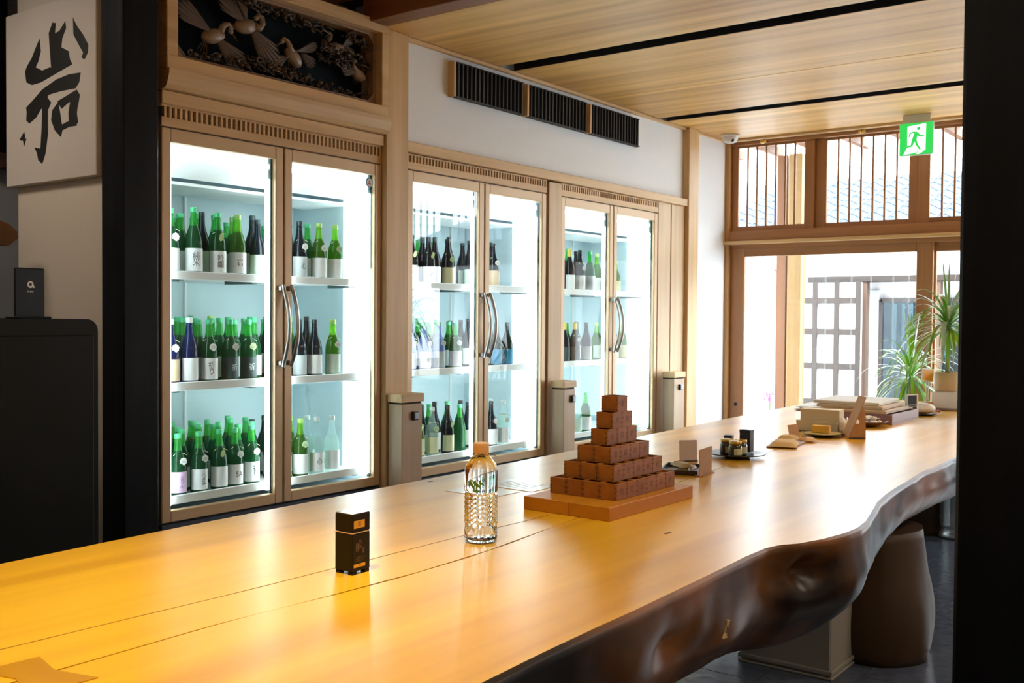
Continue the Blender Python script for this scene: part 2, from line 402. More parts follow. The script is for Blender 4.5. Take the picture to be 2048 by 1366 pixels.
# ---------------------------------------------------------------- end wall: sliding glass doors and barred transoms
GL = thin_glass('door_pane', (.96, .98, .97), gmix=.6)
sbox('trim_17', (EX-.06, 4.062, 0), (EX+.08, 4.245, CZ), wood('end_post', (.42, .22, .08), (.56, .32, .13), 2), .004)
sbox('trim_18', (EX-.03, -3.2, 2.93), (EX+.1, 4.062, 3.14), DOORW_y, .003)
sbox('trim_19', (EX-.10, -3.2, 2.96), (EX-.03, 4.19, CZ), W_y, .002)
lint = sbox('trim_20', (EX-.05, -3.2, 2.062), (EX+.1, 4.062, 2.15), DOORW_y, .003)
sbox('trim_21', (EX-.09, -3.2, 2.03), (EX+.0, 4.19, 2.060), W_y, .003)
sbox('trim_22', (EX-.02, -3.2, 1.995), (EX+.1, 4.062, 2.03), DOORW_y)
def transom(y0, y1, dx, n, num, f0=.064, f1=.085):
    """barred sliding transom panel from y0 (left) down to y1"""
    t = bpy.data.objects.new('window_%d' % num, None); col.objects.link(t); t['kind'] = 'structure'
    t.location = (EX+dx, y1, 2.15); L = y0-y1; H = .78; a = f1; b = L-f0
    MB().box((0, 0, 0), (.03, a, H), 0, .002).build('stile', DOORW_z, t)
    MB().box((0, b, 0), (.03, L, H), 0, .002).build('stile', DOORW_z, t)
    MB().box((0, a, 0), (.03, b, .045), 0, .002).build('rail', DOORW_y, t)
    MB().box((0, a, H-.02), (.03, b, H), 0, .002).build('rail', DOORW_y, t)
    MB().box((.019, a, .045), (.022, b, H-.02)).build('pane', GL, t)
    me = MB().box((.0, -.008, .04), (.018, .008, H-.015), 0, .001).mesh('bar', DOORW_z)
    for i in range(n): inst(me, 'bar', t, (0, b-(i+1)*(b-a)/(n+1), 0))
def door(y0, y1, dx, num, handle=True):
    t = bpy.data.objects.new('door_%d' % num, None); col.objects.link(t); t['kind'] = 'structure'
    t.location = (EX+dx, y1, .03); L = y0-y1; H = 1.975
    MB().box((0, 0, 0), (.035, .13, H), 0, .003).build('stile', DOORW_z, t)
    MB().box((0, L-.14, 0), (.035, L, H), 0, .003).build('stile', DOORW_z, t)
    MB().box((0, .13, H-.085), (.035, L-.14, H), 0, .003).build('rail', DOORW_y, t)
    MB().box((0, .13, 0), (.035, L-.14, .34), 0, .003).build('kick_board', DOORW_y, t)
    MB().box((.014, .13, .34), (.019, L-.14, H-.085)).build('pane', GL, t)
    MB().lathe([(.016, 0), (.017, .002), (.012, .004), (.006, .0015)], 16).build('finger_pull', MATTBLACK, t, (0, L-.07, .54)).rotation_euler = (0, -pi/2, 0)
ys = [4.06, 3.29, 2.42]
transom(4.062, 3.29, 0, 6, 1, .064, .086)
transom(3.34, 2.38, .035, 6, 2, .15, .116)
transom(2.405, 1.56, 0, 6, 3, .085, .086)
transom(1.60, .66, .035, 6, 4, .13, .1); transom(.69, -.16, 0, 6, 5)
door(4.068, 2.285, 0, 1)
door(2.41, .64, .045, 2)
door(.76, -1.0, 0, 3)
sbox('trim_23', (EX-.03, -1.12, 0), (EX+.1, -1.0, 2.1), DOORW_z)
sbox('trim_26', (EX-.03, -.28, 2.1), (EX+.1, -.16, 2.95), DOORW_z)
sbox('wall_end', (EX, -3.2, 0), (EX+.1, -1.12, 3.1), PLASTER)
sbox('wall_end', (EX, -1.12, 2.1), (EX+.1, -.28, 3.1), PLASTER)
sbox('trim_24', (EX-.03, -3.2, -.02), (EX+.12, 4.06, .028), DOORW_y)
# brass catches on the transom head
for k, y in enumerate((3.745, 2.865)):
    t = thing('brass_catch', 'small brass catch above the %s barred transom window' % ('left', 'middle')[k], 'catch', (EX-.04, y, 2.945), 0, 'brass catches over the transoms')
    MB().box((-.012, -.03, -.012), (.009, .03, .012), 0, .003).build('plate', BRASS, t)
    MB().lathe([(.012, -.02), (.013, 0), (.008, .014)], 12, (-.014, 0, 0)).build('knob', BRASS, t)

# ---------------------------------------------------------------- outside
COURT = plain('courtyard_paving', (.62, .60, .56), .8, var=.1, bscale=3)
sbox('ground', (EX, -14, -.14), (30, 16, -.02), COURT)
bpy.data.objects['ground'].name = 'floor_outside'
EW = plain('outer_plaster', (.80, .82, .86), .85)
ORANGEW = wood('orange_cedar', (.11, .036, .007), (.16, .06, .014), 2, .6)  # orange-brown cedar, same tone for the post and all rafters
GREYW = wood('weathered_lattice', (.014, .0075, .005), (.026, .014, .009), 2, .6)
PALEW = wood('pale_cedar', (.20, .115, .03), (.25, .15, .05), 2, .6)
def extpost(x, y, s, z, mat, lab):
    t = thing('wooden_post', lab, 'post', (x, y, 0))
    MB().box((-s/2, -s/2, .12), (s/2, s/2, z), 0, .006).build('shaft', mat, t)
    MB().box((-s/2-.008, -s/2-.008, -.02), (s/2+.008, s/2+.008, .12), 0, .01).build('footing', plain('stone', (.35, .35, .36), .8), t)
extpost(10.25, 4.17, .11, 3.05, ORANGEW, 'orange-brown cedar post outside the glass door, left one of the pair')
extpost(10.22, 4.015, .14, 3.05, PALEW, 'pale yellow cedar post outside the glass door, right one of the pair')
# our own eaves with rafters
ev = sbox('trim_25', (EX-.1, -4, 3.16), (10.2, 6.5, 3.2), EW)
rm = MB().box((0, -.03, 0), (1.5, .03, .09), 0, .004).mesh('rafter', ORANGEW)
for i in range(17): inst(rm, 'rafter', ev, (EX+.1, 5.6-i*.45, 3.06))
# neighbouring building
# (whitewashed walls, tiled roof)
bl = thing('white_storehouse', 'white plastered storehouse with dark window across the courtyard', 'building', (12.5, 3.2, 0))
MB().box((.25, -6.0, -.02), (.45, -.2, 2.35)).box((.25, 1.05, -.02), (.45, 5.2, 2.35)).box((.25, -.2, 1.62), (.45, 1.05, 2.35)).box((.25, -.2, -.02), (.45, 1.05, .2)).build('wall', EW, bl)
MB().box((1.6, -1.2, .2), (1.62, 1.9, 1.7)).build('room_wall', plain('dim_room', (.05, .06, .07), .7), bl)
wd = MB().box((.2, .70, .2), (.27, .74, 1.6)).box((.2, -.2, 1.57), (.27, .72, 1.62)).box((.2, .2, .2), (.27, .23, 1.6)).build('window_frame', plain('dark_frame', (.06, .05, .05), .5), bl)
MB().box((.235, -.2, .2), (.24, .72, 1.58)).build('pane', thin_glass('far_pane', (.6, .72, .75)), wd)
MB().box((.22, .74, .1), (.30, 1.05, 1.72)).build('door_panel', plain('pale_blue_panel', (.62, .70, .78), .6), bl)
for i in range(9):
    MB().box((.6, -.15+i*.1, .9), (.62, -.12+i*.1, 1.55)).build('louvre', plain('louvre', (.25, .33, .36), .6), wd)
MB().box((-.02, -6, 1.812), (.22, 1.56, 1.885), 0, .004).build('eave_beam', GREYW, bl)
for yy in (.88, .03):
    MB().box((.0, yy-.055, -.02), (.12, yy+.055, 1.812), 0, .004).build('post', wood('pinkish_post', (.07, .036, .022), (.11, .06, .038), 2, .6), bl)
ro = MB().add([(-.15, -7, 2.38), (-.15, 6, 2.38), (3.2, 6, 3.50), (3.2, -7, 3.50), (-.15, -7, 2.34), (-.15, 6, 2.34), (3.2, 6, 3.46), (3.2, -7, 3.46)],
     [(3, 2, 1, 0), (4, 5, 6, 7), (0, 1, 5, 4), (2, 3, 7, 6), (1, 2, 6, 5), (0, 4, 7, 3)]).build('roof_deck', plain('slate_blue', (.04, .05, .08), .6), bl)
KAW = plain('roof_tile', (.055, .07, .10), .8, spec=.1)
tv = MB(); nn = 8; w2 = .16
for j, (yy, zz) in enumerate(((0, .012), (.30, .004))):
    for i in range(nn+1):
        u = i/nn; tv.v.append((yy, -w2+u*2*w2, zz+.035*cos(u*2*pi)))
for i in range(nn): tv.f.append([i, i+1, nn+2+i, nn+1+i][::-1]); tv.m.append(0); tv.sm.append(True)
tv.add([(-.003, -w2+i/nn*2*w2, .012+.035*cos(i/nn*2*pi)-.03*(k)) for k in (0, 1) for i in range(nn+1)], [[i, nn+1+i, nn+2+i, i+1] for i in range(nn)])
tme = tv.mesh('roof_tile', KAW); sl = math.atan2(1.12, 3.35)
for r in range(12):
    for c in range(24):
        d = r*.28; inst(tme, 'roof_tile', bl, (-.15+d*cos(sl), 2.9-c*.3, 2.405+d*sin(sl)), (0, -sl, 0))
# open lattice door outside
ld = thing('lattice_door', 'open weathered lattice door standing outside with white panels', 'door', (12.3, 4.04, 0))
for y in (.02, .28, .55, .80):
    MB().box((-.012, y-.030, -.02), (.012, y+.030, 1.812), 0, .002).build('upright', GREYW, ld)
for z in (.36, .80, 1.22, 1.60):
    MB().box((-.01, .02, z-.055), (.01, .88, z+.02), 0, .002).build('crossbar', GREYW, ld)
MB().box((.02, -.02, .1), (.03, .86, 1.8)).build('white_panel', plain('white_panel', (.82, .84, .88), .6), ld)
t = thing('overhead_wire', 'thin grey wire slanting outside behind the left door pane', 'wire', (10.22, 4.23, 1.86))
MB().tube([(.06, .03, 0), (1.2, .58, .14), (2.52, 1.28, .35)], .009, 8).build('wire', plain('pipe_grey', (.03, .035, .04), .5), t)
t = thing('white_poles', 'pair of thin white poles standing outside behind the middle pane', 'pole', (11.0, 3.05, -.02))
MB().tube([(0, 0, 0), (.02, -.08, 1.93)], .016, 8).build('pole', EW, t)
MB().tube([(0, -.1, 0), (0, -.13, 1.93)], .019, 8).build('pole', EW, t)
t = thing('flower_clump', 'small purple flower clump outside by the left post', 'flowers', (9.9, 4.15, 0))
m = MB()
for i in range(26):
    a = random.uniform(0, 6.3); r = random.uniform(0, .07); m.ell((r*cos(a), r*sin(a), .55+random.uniform(-.05, .05)), (.016, .016, .012), 6)
m.build('petals', plain('violet', (.42, .16, .62), .6), t)['kind'] = 'stuff'
MB().tube([(0, 0, 0), (0, 0, .52)], .012).build('stem', plain('stem', (.15, .3, .08), .6), t)
MB().lathe([(.09, -.02), (.11, .2), (.1, .2), (.08, .0)], 16).build('pot', plain('stone', (.35, .35, .36), .8), t)

# ================================================================== THE SLAB COUNTER
T = .78
def lerp_tab(tab, x):
    if x <= tab[0][0]: return tab[0][1]
    for (a, p), (b, q) in zip(tab, tab[1:]):
        if x <= b:
            u = (x-a)/(b-a); return p+(q-p)*u
    return tab[-1][1]
EDGE = [(-.4, .93), (.6, .96), (1.266, .989), (1.61, 1.0), (2.034, 1.008), (2.32, 1.019), (2.44, 1.017), (2.49, 1.006), (2.513, .998), (2.54, .975), (2.64, .944), (2.75, .925), (2.84, .920), (2.95, .930), (3.1, .962), (3.284, 1.002), (3.45, 1.025), (3.622, 1.041), (4.04, 1.07), (4.476, 1.077), (5.2, 1.05), (6.0, 1.10), (6.8, 1.06), (7.55, 1.1)]
BACKE = [(-.4, 2.30), (1.17, 2.352), (1.61, 2.383), (2.69, 2.415), (3.52, 2.443), (5.36, 2.544), (7.55, 2.62)]
JOINT = [(-.4, 1.60), (.88, 1.577), (1.187, 1.580), (1.32, 1.574), (1.46, 1.560), (1.65, 1.549), (1.9, 1.552), (2.1, 1.568), (2.34, 1.60), (4.0, 1.76), (4.9, 1.80), (7.55, 1.9)]
BOTZ = [(-.4, .49), (2.2, .50), (2.6, .485), (2.9, .50), (3.3, .50), (3.6, .54), (4.1, .56), (7.55, .56)]
def front_plank():
    m = MB(); xs = [-.4+i*.0225 for i in range(355)]; xs = [x for x in xs if x < 7.56]; sec = []
    for x in xs:
        ye = lerp_tab(EDGE, x); zb = lerp_tab(BOTZ, x); h = T-zb; yj = lerp_tab(JOINT, x)-.002
        ye += noise.noise(Vector((x*3.1, 2, 0)))*.004
        s = [(yj, T-.26), (yj, T)]
        s += [(yj+(ye+.012-yj)*k/6, T) for k in range(1, 7)]
        NF = 16
        for k in range(NF+1):
            u = k/NF
            # outward swell high up, then undercut toward the bottom
            bul = .006*math.sin(min(1, u*1.5)*pi*.5) - .0 + (-.115*max(0, (u-.35)/.65)**1.7)
            z = T-.004-(h-.004)*u
            p = Vector((x*1.0, 0, z*1.0))
            dd = noise.noise(p*5.5)*.010+noise.noise(p*12)*.005+noise.noise(p*2.2+Vector((9, 0, 0)))*.02
            dd *= min(1, u*3)*(1 if u < .9 else .5)
            # hollow scooped under the notch
            g = math.exp(-((x-2.60)/.065)**2-((z-.695)/.045)**2); dd -= .075*g
            g = math.exp(-((x-2.47)/.05)**2-((z-.70)/.05)**2); dd -= .022*g
            g = math.exp(-((x-2.78)/.10)**2-((z-.60)/.09)**2); dd += .03*g
            g = math.exp(-((x-1.9)/.09)**2-((z-.67)/.03)**2); dd -= .03*g
            g = math.exp(-((x-2.2)/.12)**2-((z-.60)/.03)**2); dd += .018*g
            y = ye-bul-dd*1.0
            s.append((y, z))
        yb = s[-1][0]; s += [(yb+.10, lerp_tab(BOTZ, x)-.012), (yb+.3, T-.29)]
        sec.append([(x, a, b) for a, b in s])
    n = len(sec[0]); k0 = 0
    for s in sec: m.v += s
    for i in range(len(sec)-1):
        for j in range(n-1):
            a = i*n+j; mi = 0 if j < 7 else (1 if j < 7+17 else 2)
            m.f.append([a, a+1, a+n+1, a+n][::-1]); m.m.append(mi); m.sm.append(j >= 8)
        a = i*n+n-1; m.f.append([a, i*n, i*n+n, a+n][::-1]); m.m.append(2); m.sm.append(False)
    m.f.append(list(range(n))[::-1]); m.m.append(0); m.sm.append(False)
    m.f.append([(len(sec)-1)*n+i for i in range(n)]); m.m.append(0); m.sm.append(False)
    return m
tb = thing('slab_counter', 'massive live-edge amber wood slab counter running through the room', 'counter', (0, 0, 0))
front_plank().build('front_plank', [SLAB, LIVE, UNDER], tb)
m = MB(); xs = [-.4+i*.265 for i in range(31)]; xs[-1] = 7.55; n = 0
for x in xs:
    a = lerp_tab(JOINT, x)+.002; b = lerp_tab(BACKE, x)
    m.v += [(x, a, T-.26), (x, a, T), (x, b, T), (x, b, T-.26)]
for i in range(30):
    for j in range(4):
        p, q = i*4+j, i*4+(j+1) % 4; m.f.append([p, q, q+4, p+4][::-1]); m.m.append(0 if j != 3 else 1); m.sm.append(False)
m.f.append([0, 1, 2, 3][::-1]); m.m.append(0); m.sm.append(False); m.f.append([120, 121, 122, 123]); m.m.append(0); m.sm.append(False)
m.build('back_plank', [SLAB, UNDER], tb)
# butterfly key inlaid across the joint
KEYW = wood('key_wood', (.45, .19, .003), (.60, .30, .008), 1, .3, fine=12, coat=.4)
MB().prism([(.792, 1.668), (.892, 1.660), (.874, 1.580), (.898, 1.492), (.786, 1.500), (.815, 1.588)], lambda u, v, d: (u, v, d), T+.0002, T+.0016).build('butterfly_key', KEYW, tb)
# hairline crack
CR = [(.6, 1.752), (.87, 1.750), (1.0, 1.745), (1.13, 1.739), (1.28, 1.731), (1.44, 1.7255), (1.62, 1.724), (1.73, 1.719), (1.95, 1.718), (2.11, 1.715), (2.36, 1.702), (2.45, 1.70)]
CRACKM = plain('crack', (.16, .06, .01), .6)
pp = [(x, y+.0016*(1 if i % 2 else .6)) for i, (x, y) in enumerate(CR)]+[(x, y-.001) for x, y in CR[::-1]]
MB().prism(pp, lambda u, v, d: (u, v, d), T+.0001, T+.0004).build('crack', CRACKM, tb)
MB().tube([(x, lerp_tab(JOINT, x), T-.012) for x in [-.39+.2*i for i in range(40)] if x < 7.5], .003, 6).build('joint_dark_line', CRACKM, tb).name = 'joint_filler'  # dark strand sunk into the gap between the two planks
for k, (x, y) in enumerate(((2.45, 1.31), (2.69, 2.37))):
    MB().lathe([(.012, T), (.010, T+.0004)], 10, (x, y, 0), 0, 1.6, .5).build('knot', CRACKM, tb)
# trunk legs
def trunk(cx, cy, sc=1):
    m = MB(); N = 28; rings = 14
    for j in range(rings+1):
        z = (T-.27)*j/rings
        for i in range(N):
            a = 2*pi*i/N; r = (.258+.018*math.sin(pi*min(1, z/.34))-.045*(z/.5)**1.8)*sc
            r *= 1+.10*cos(3*a+1+z*2)*.5+.05*noise.noise(Vector((cos(a)*2, sin(a)*2, z*3)))
            m.v.append((cx+r*cos(a), cy+r*sin(a)*.92, z))
    for j in range(rings):
        for i in range(N):
            p, q = j*N+i, j*N+(i+1) % N; m.f.append([p, q, q+N, p+N]); m.m.append(0); m.sm.append(True)
    m.f.append(list(range(N))[::-1]); m.m.append(0); m.sm.append(False); m.f.append([rings*N+i for i in range(N)]); m.m.append(0); m.sm.append(False)
    m.build('trunk_leg', LEGW, tb)
trunk(4.275, 1.335); trunk(1.0, 1.6); trunk(6.9, 1.9)
# small fluted key plate fixed on the live edge
t = thing('spool_tag', 'small yellowish spool-shaped tag stuck on the live edge', 'tag', (2.10, .975, .668))
MB().prism([(-.018, .034), (.012, .034), (.006, .016), (.006, -.016), (.018, -.032), (-.010, -.036), (-.004, -.016), (-.008, .016)], lambda u, v, d: (u, d, v), -.004, .004).prism([(-.004, .010), (.004, .010), (.004, -.014), (-.002, -.014)], lambda u, v, d: (u, d, v), -.0045, -.004, 1).build('plate', [plain('tag_brass', (.60, .42, .16), .45), BLACK], t)
t.rotation_euler = (.1, .25, 0); t.scale = (.6, .6, .6)
# white carton and tray under the slab
t = thing('white_carton', 'large white carton standing on the floor under the slab', 'box', (3.8, 1.47, 0))
CART = plain('carton_white', (.26, .23, .19), .7)
MB().box((-.02, -.14, .0), (.55, .22, .40), 0, .006).build('body', CART, t)
MB().box((-.03, -.15, .018), (.56, .23, .035), 0, .003).box((-.03, -.15, .0), (.56, .23, .010), 0, .003).build('base_tray', CART, t)
t = thing('silver_vase', 'embossed silvery glass vase on the floor beside the trunk leg', 'vase', (6.78, 1.60, 0))
prof = [(.09, 0), (.12, .01), (.11, .03), (.10, .06)]+[(.105+.004*(k % 2), .07+k*.02) for k in range(13)]+[(.115, .35), (.105, .35), (.095, .08)]
MB().lathe(prof, 24).build('vase_body', plain('silver_glass', (.55, .58, .6), .18, metal=.7), t)

# ================================================================== LEFT ALCOVE
t = thing('black_cabinet', 'tall matt black cabinet with rounded corner behind the counter, left', 'cabinet', (1.0, 3.6, 0))
r = .045; L = 1.168; H = 1.338; pts = [(0, .02), (L, .02)]
pts += [(L-r+r*cos(a), H-r+r*sin(a)) for a in [pi/2*k/8 for k in range(9)]]+[(0, H)]
MB().prism(pts, lambda u, v, d: (u, d, v), 0, .72).build('body', plain('cabinet_black', (.006, .0065, .006), .5, spec=.2), t)
MB().box((.03, .05, 0), (L-.05, .68, .02)).build('plinth', BLACK, t)
MB().box((.02, -.008, .06), (L-.02, 0, H-.06), 0, .004).build('front_panel', plain('cabinet_black', (.006, .0065, .006), .5, spec=.2), t)
t = thing('payment_sign', 'small black upright sign with white letter mark, on the black cabinet', 'sign', (1.99, 3.76, 1.338), .12)
MB().box((-.062, 0, 0), (.062, .012, .19), 0, .004).box((-.07, -.03, 0), (.07, .05, .008), 0, .003).build('board', BLACK, t)
m = MB()
for k in range(20):
    a, b = 2*pi*k/20, 2*pi*(k+1)/20
    m.add([(.013*cos(a), -.001, .128+.013*sin(a)), (.013*cos(b), -.001, .128+.013*sin(b)), (.006*cos(b), -.001, .128+.006*sin(b)), (.006*cos(a), -.001, .128+.006*sin(a))], [(0, 1, 2, 3)])
m.add([(.004, -.001, .122), (.011, -.001, .116), (.018, -.001, .116), (.015, -.001, .124)], [(0, 1, 2, 3)])
vs, fs = text_mesh('airpay', .011); m.add([(x, -.001, z+.103) for x, z, _ in [(v[0], v[1], 0) for v in vs]], fs)
m.build('white_mark', PAPER, t)
# calligraphy board
t = thing('calligraphy_board', 'white board with bold black brush calligraphy of two characters', 'picture', (2.48, 0, 0))
MB().box((0, 4.130, 1.960), (.036, 4.905, 2.772), 0, .003).build('board', plain('calligraphy_paper', (.62, .58, .54), .8), t)
CAL = [[(4.594, 2.622), (4.583, 2.561), (4.606, 2.518), (4.629, 2.495), (4.572, 2.472), (4.505, 2.478), (4.494, 2.473), (4.407, 2.49), (4.333, 2.485), (4.316, 2.465), (4.462, 2.44), (4.584, 2.419), (4.663, 2.417), (4.714, 2.436), (4.726, 2.487), (4.709, 2.509), (4.663, 2.544), (4.628, 2.586)], [(4.482, 2.676), (4.454, 2.669), (4.461, 2.624), (4.424, 2.629), (4.374, 2.665), (4.368, 2.632), (4.4, 2.591), (4.407, 2.553), (4.347, 2.527), (4.333, 2.479), (4.494, 2.467), (4.505, 2.55), (4.515, 2.633)], [(4.311, 2.67), (4.28, 2.629), (4.228, 2.581), (4.188, 2.531), (4.192, 2.498), (4.218, 2.472), (4.243, 2.483), (4.229, 2.503), (4.27, 2.549), (4.307, 2.594)], [(4.25, 2.419), (4.26, 2.379), (4.291, 2.355), (4.408, 2.358), (4.517, 2.354), (4.562, 2.313), (4.63, 2.262), (4.688, 2.242), (4.716, 2.259), (4.711, 2.295), (4.717, 2.319), (4.653, 2.347), (4.573, 2.385), (4.451, 2.415), (4.344, 2.424)], [(4.584, 2.339), (4.528, 2.344), (4.495, 2.317), (4.524, 2.285), (4.523, 2.18), (4.546, 2.089), (4.575, 2.045), (4.609, 2.065), (4.62, 2.096), (4.643, 2.127), (4.59, 2.117), (4.578, 2.209), (4.573, 2.291)], [(4.485, 2.281), (4.434, 2.312), (4.419, 2.262), (4.409, 2.221), (4.398, 2.191), (4.413, 2.152), (4.463, 2.186), (4.496, 2.236)], [(4.441, 2.316), (4.281, 2.348), (4.256, 2.322), (4.271, 2.277), (4.344, 2.301), (4.408, 2.278)], [(4.334, 2.303), (4.264, 2.314), (4.281, 2.246), (4.271, 2.2), (4.345, 2.191), (4.349, 2.254)], [(4.42, 2.204), (4.362, 2.215), (4.282, 2.218), (4.282, 2.19), (4.345, 2.191), (4.409, 2.18)], [(4.775, 2.176), (4.735, 2.208), (4.725, 2.183), (4.758, 2.168)], [(4.751, 2.182), (4.716, 2.174), (4.728, 2.153), (4.738, 2.14), (4.742, 2.16)]]
for k, p in enumerate(CAL):
    MB().prism(p, lambda u, v, d: (d, u, v), -.0006-.00012*k, -.0001).build('brush_stroke', INK, t)
# dark framed screen and shelf log on the far wall
t = thing('dark_screen', 'large black framed screen high on the far left wall', 'screen', (1.5, 5.55, 2.22))
MB().box((0, 0, 0), (1.32, .05, 1.0), 0, .004).build('panel', BLACK, t)
MB().box((-.03, -.03, -.08), (1.35, .06, -.0), 0, .004).build('lower_rail', wood('rail_brown', (.06, .03, .02), (.11, .055, .035), 0), t)
t = thing('log_shelf', 'rough brown hewn log shelf end at the left edge', 'shelf', (1.9, 4.62, 1.67))
m = MB(); prf = [(0, 0), (.45, -.005), (.49, .03), (.485, .06), (.45, .09), (.38, .115), (.2, .13), (0, .135)]
m.prism(prf, lambda u, v, d: (u, d, v), 0, .14); m.build('log', wood('log_brown', (.10, .04, .012), (.24, .11, .03), 0, .6, fine=8, stretch=.3, bump=.5), t)
MB().box((.05, .14, .03), (.4, 1.0, .09), 0, .004).build('bracket', BLACK, t)
t = thing('black_cable', 'thin black cable hanging down the wall at left edge', 'cable', (0, 0, 0))
MB().tube([(1.95, 4.58, 2.06), (1.957, 4.58, 1.9), (1.952, 4.585, 1.82), (1.95, 4.60, 1.66), (1.975, 4.55, 1.55), (1.985, 4.3, 1.48), (1.935, 4.0, 1.40), (1.93, 3.9, 1.345)], .004, 6).build('cord', BLACK, t)
t = thing('round_wall_lamp', 'small round glowing lamp before the dark screen, left edge', 'lamp', (2.2, 5.3, 2.33))
MB().ell((0, 0, 0), (.03, .03, .045), 14).build('globe', plain('globe_glow', (1, .8, .5), .5, emit=(1, .72, .40), es=1.1), t)
MB().tube([(0, 0, .04), (0, 0, .77)], .004, 6).build('cord', BLACK, t)

# ================================================================== CARVED TRANSOM
ct = thing('carved_transom', 'framed openwork wood carving of flying cranes above the left refrigerator', 'carving', (2.776, WY, 2.47))
LW = 1.436
fr = MB().box((0, -.055, 0), (LW, .118, .065), 0, .004).box((0, -.055, .47), (LW, .118, .535), 0, .004).box((0, -.055, .065), (.06, .118, .47), 0, .004).box((LW-.055, -.055, .065), (LW, .118, .47), 0, .004)
fr.build('frame', W_x, ct)
MB().box((.06, .11, .065), (LW-.055, .115, .47)).build('back_board', plain('night_blue_board', (.003, .009, .016), .6, spec=.1), ct)
ME = wood('inner_moulding', (.22, .13, .08), (.32, .20, .12), 0, .5)
# thin inner moulding with cut corners
def ring(c0, c1, z0, z1, cut, wd):
    o = [(c0+cut, z0), (c1-cut, z0), (c1, z0+cut), (c1, z1-cut), (c1-cut, z1), (c0+cut, z1), (c0, z1-cut), (c0, z0+cut)]
    return o
m = MB(); A = ring(.06, LW-.055, .065, .47, .0, 0); B = ring(.085, LW-.078, .083, .452, .045, 0)
A = [(.06+.06, .065), (LW-.055-.06, .065), (LW-.055, .065+.06), (LW-.055, .47-.06), (LW-.055-.06, .47), (.12, .47), (.06, .41), (.06, .125)]
for y0, y1 in ((-.01, .05),):
    n = 8; k = len(m.v)
    m.v += [(u, y0, v) for u, v in A]+[(u, y0, v) for u, v in B]+[(u, y1, v) for u, v in A]+[(u, y1, v) for u, v in B]
    for i in range(n):
        j = (i+1) % n
        for f in ([i, j, 8+j, 8+i], [16+i, 24+i, 24+j, 16+j], [8+i, 8+j, 24+j, 24+i]): m.f.append([k+q for q in f]); m.m.append(0); m.sm.append(False)
    for (a, b, c) in (((.06, .065), (.12, .065), (.06, .125)), ((LW-.055, .065), (LW-.055, .125), (LW-.115, .065)), ((.06, .47), (.06, .41), (.12, .47)), ((LW-.055, .47), (LW-.115, .47), (LW-.055, .41))):
        m.add([(p[0], y0, p[1]) for p in (a, b, c)], [(0, 1, 2)])
m.build('moulding', ME, ct)
MB().tube([(u, -.012, v) for u, v in B+B[:1]], .0028, 6).build('bead', plain('bead_pale', (.35, .27, .22), .4), ct)
CARV = plain('carved_brown', (.10, .065, .046), .32, bump=.25, bscale=90, var=.35)
CARL = plain('carved_pale', (.27, .195, .145), .34, bump=.2, bscale=90, var=.2)
CARD = plain('carved_dark', (.022, .013, .010), .35, bump=.3, bscale=90)
fm = MB()
for k, mi in ((0, 0),):
    fm.ell((0, 0, .5), (.038, .05, .5), 8)
feather = fm.mesh('feather', CARV)
def crane(X, Z, s, ang, wings, neck, tail, flip=1):
    """body centre in panel coordinates; wings: list of (start angle, end angle, length, n)"""
    e = bpy.data.objects.new('crane', None); col.objects.link(e); e.parent = ct; e.location = (X-2.776, .045, Z-2.47)
    ca, sa = cos(ang), sin(ang)
    m = MB(); rot = Matrix.Rotation(-ang, 3, 'Y')
    m.ell((0, 0, 0), (.062*s, .030*s, .033*s), 16, 0, rot)
    m.build('body', CARL, e)
    pts = [Vector((u*s, -.012, v*s)) for u, v in neck]
    n = len(pts); m = MB().tube(pts, [(.017-.009*i/(n-1))*s for i in range(n)], 10)
    h = pts[-1]; d = (pts[-1]-pts[-2]).normalized(); m.ell(h, (.013*s, .011*s, .011*s), 10)
    m.build('neck', CARL, e)
    MB().tube([h, h+Vector((.022*s*flip, 0, -.018*s)), h+Vector((.036*s*flip, 0, -.034*s))], [.006*s, .004*s, .001], 6).build('beak', CARV, e)
    for a0, a1, L, nf, off in wings:
        nf = int(nf*1.6)
        for i in range(nf):
            u = i/(nf-1); a = a0+(a1-a0)*u; ln = L*(.55+.45*math.sin(pi*(.25+.6*u)))*s
            o = inst(feather, 'feather', e, (off[0]*s+.03*s*(u-.5)*cos(a0), -.006-.0035*(i % 2)-.0009*i, off[1]*s), (0, pi/2-a, 0), (ln*.9, .5*ln+.02, ln))
            o.scale = (ln*.95, ln*.45, ln)
    for i in range(4):
        a = tail+(i-1.5)*.22; inst(feather, 'tail_feather', e, (-.04*s*ca, -.006, -.04*s*sa), (0, pi/2-a, 0), (.05*s, .05*s, .085*s))
    return e
crane(3.292, 2.79, 1.15, .2, [(2.2, 2.9, .17, 7, (-.01, .01)), (1.5, 2.1, .16, 6, (0, .01)), (-1.15, -.35, .19, 9, (.03, -.01))], [(.04, .01), (.07, .005), (.085, .03), (.082, .055), (.06, .06), (.05, .045)], 3.5, -1)
crane(3.10, 2.70, 1.1, .3, [(2.4, 3.0, .20, 8, (-.02, .01)), (-1.0, -.3, .19, 8, (.02, -.01))], [(.03, .02), (.04, .045), (.055, .06), (.075, .065), (.088, .05), (.085, .035)], 4.4, 1)
crane(3.60, 2.70, 1.05, -.6, [(.15, .6, .17, 6, (.0, .03)), (3.3, 4.1, .15, 7, (-.03, .0)), (-.9, -.2, .10, 6, (.05, .03))], [(-.02, .02), (-.035, .05), (-.05, .07), (-.072, .078), (-.08, .06)], 5.0, -1)
crane(3.90, 2.81, .95, .1, [(.3, 1.0, .15, 7, (.02, .01)), (-.9, -.2, .10, 6, (.05, .03))], [(-.03, -.01), (-.07, -.015), (-.075, .02), (-.05, .05), (-.045, .065), (-.06, .07)], 3.2, -1)
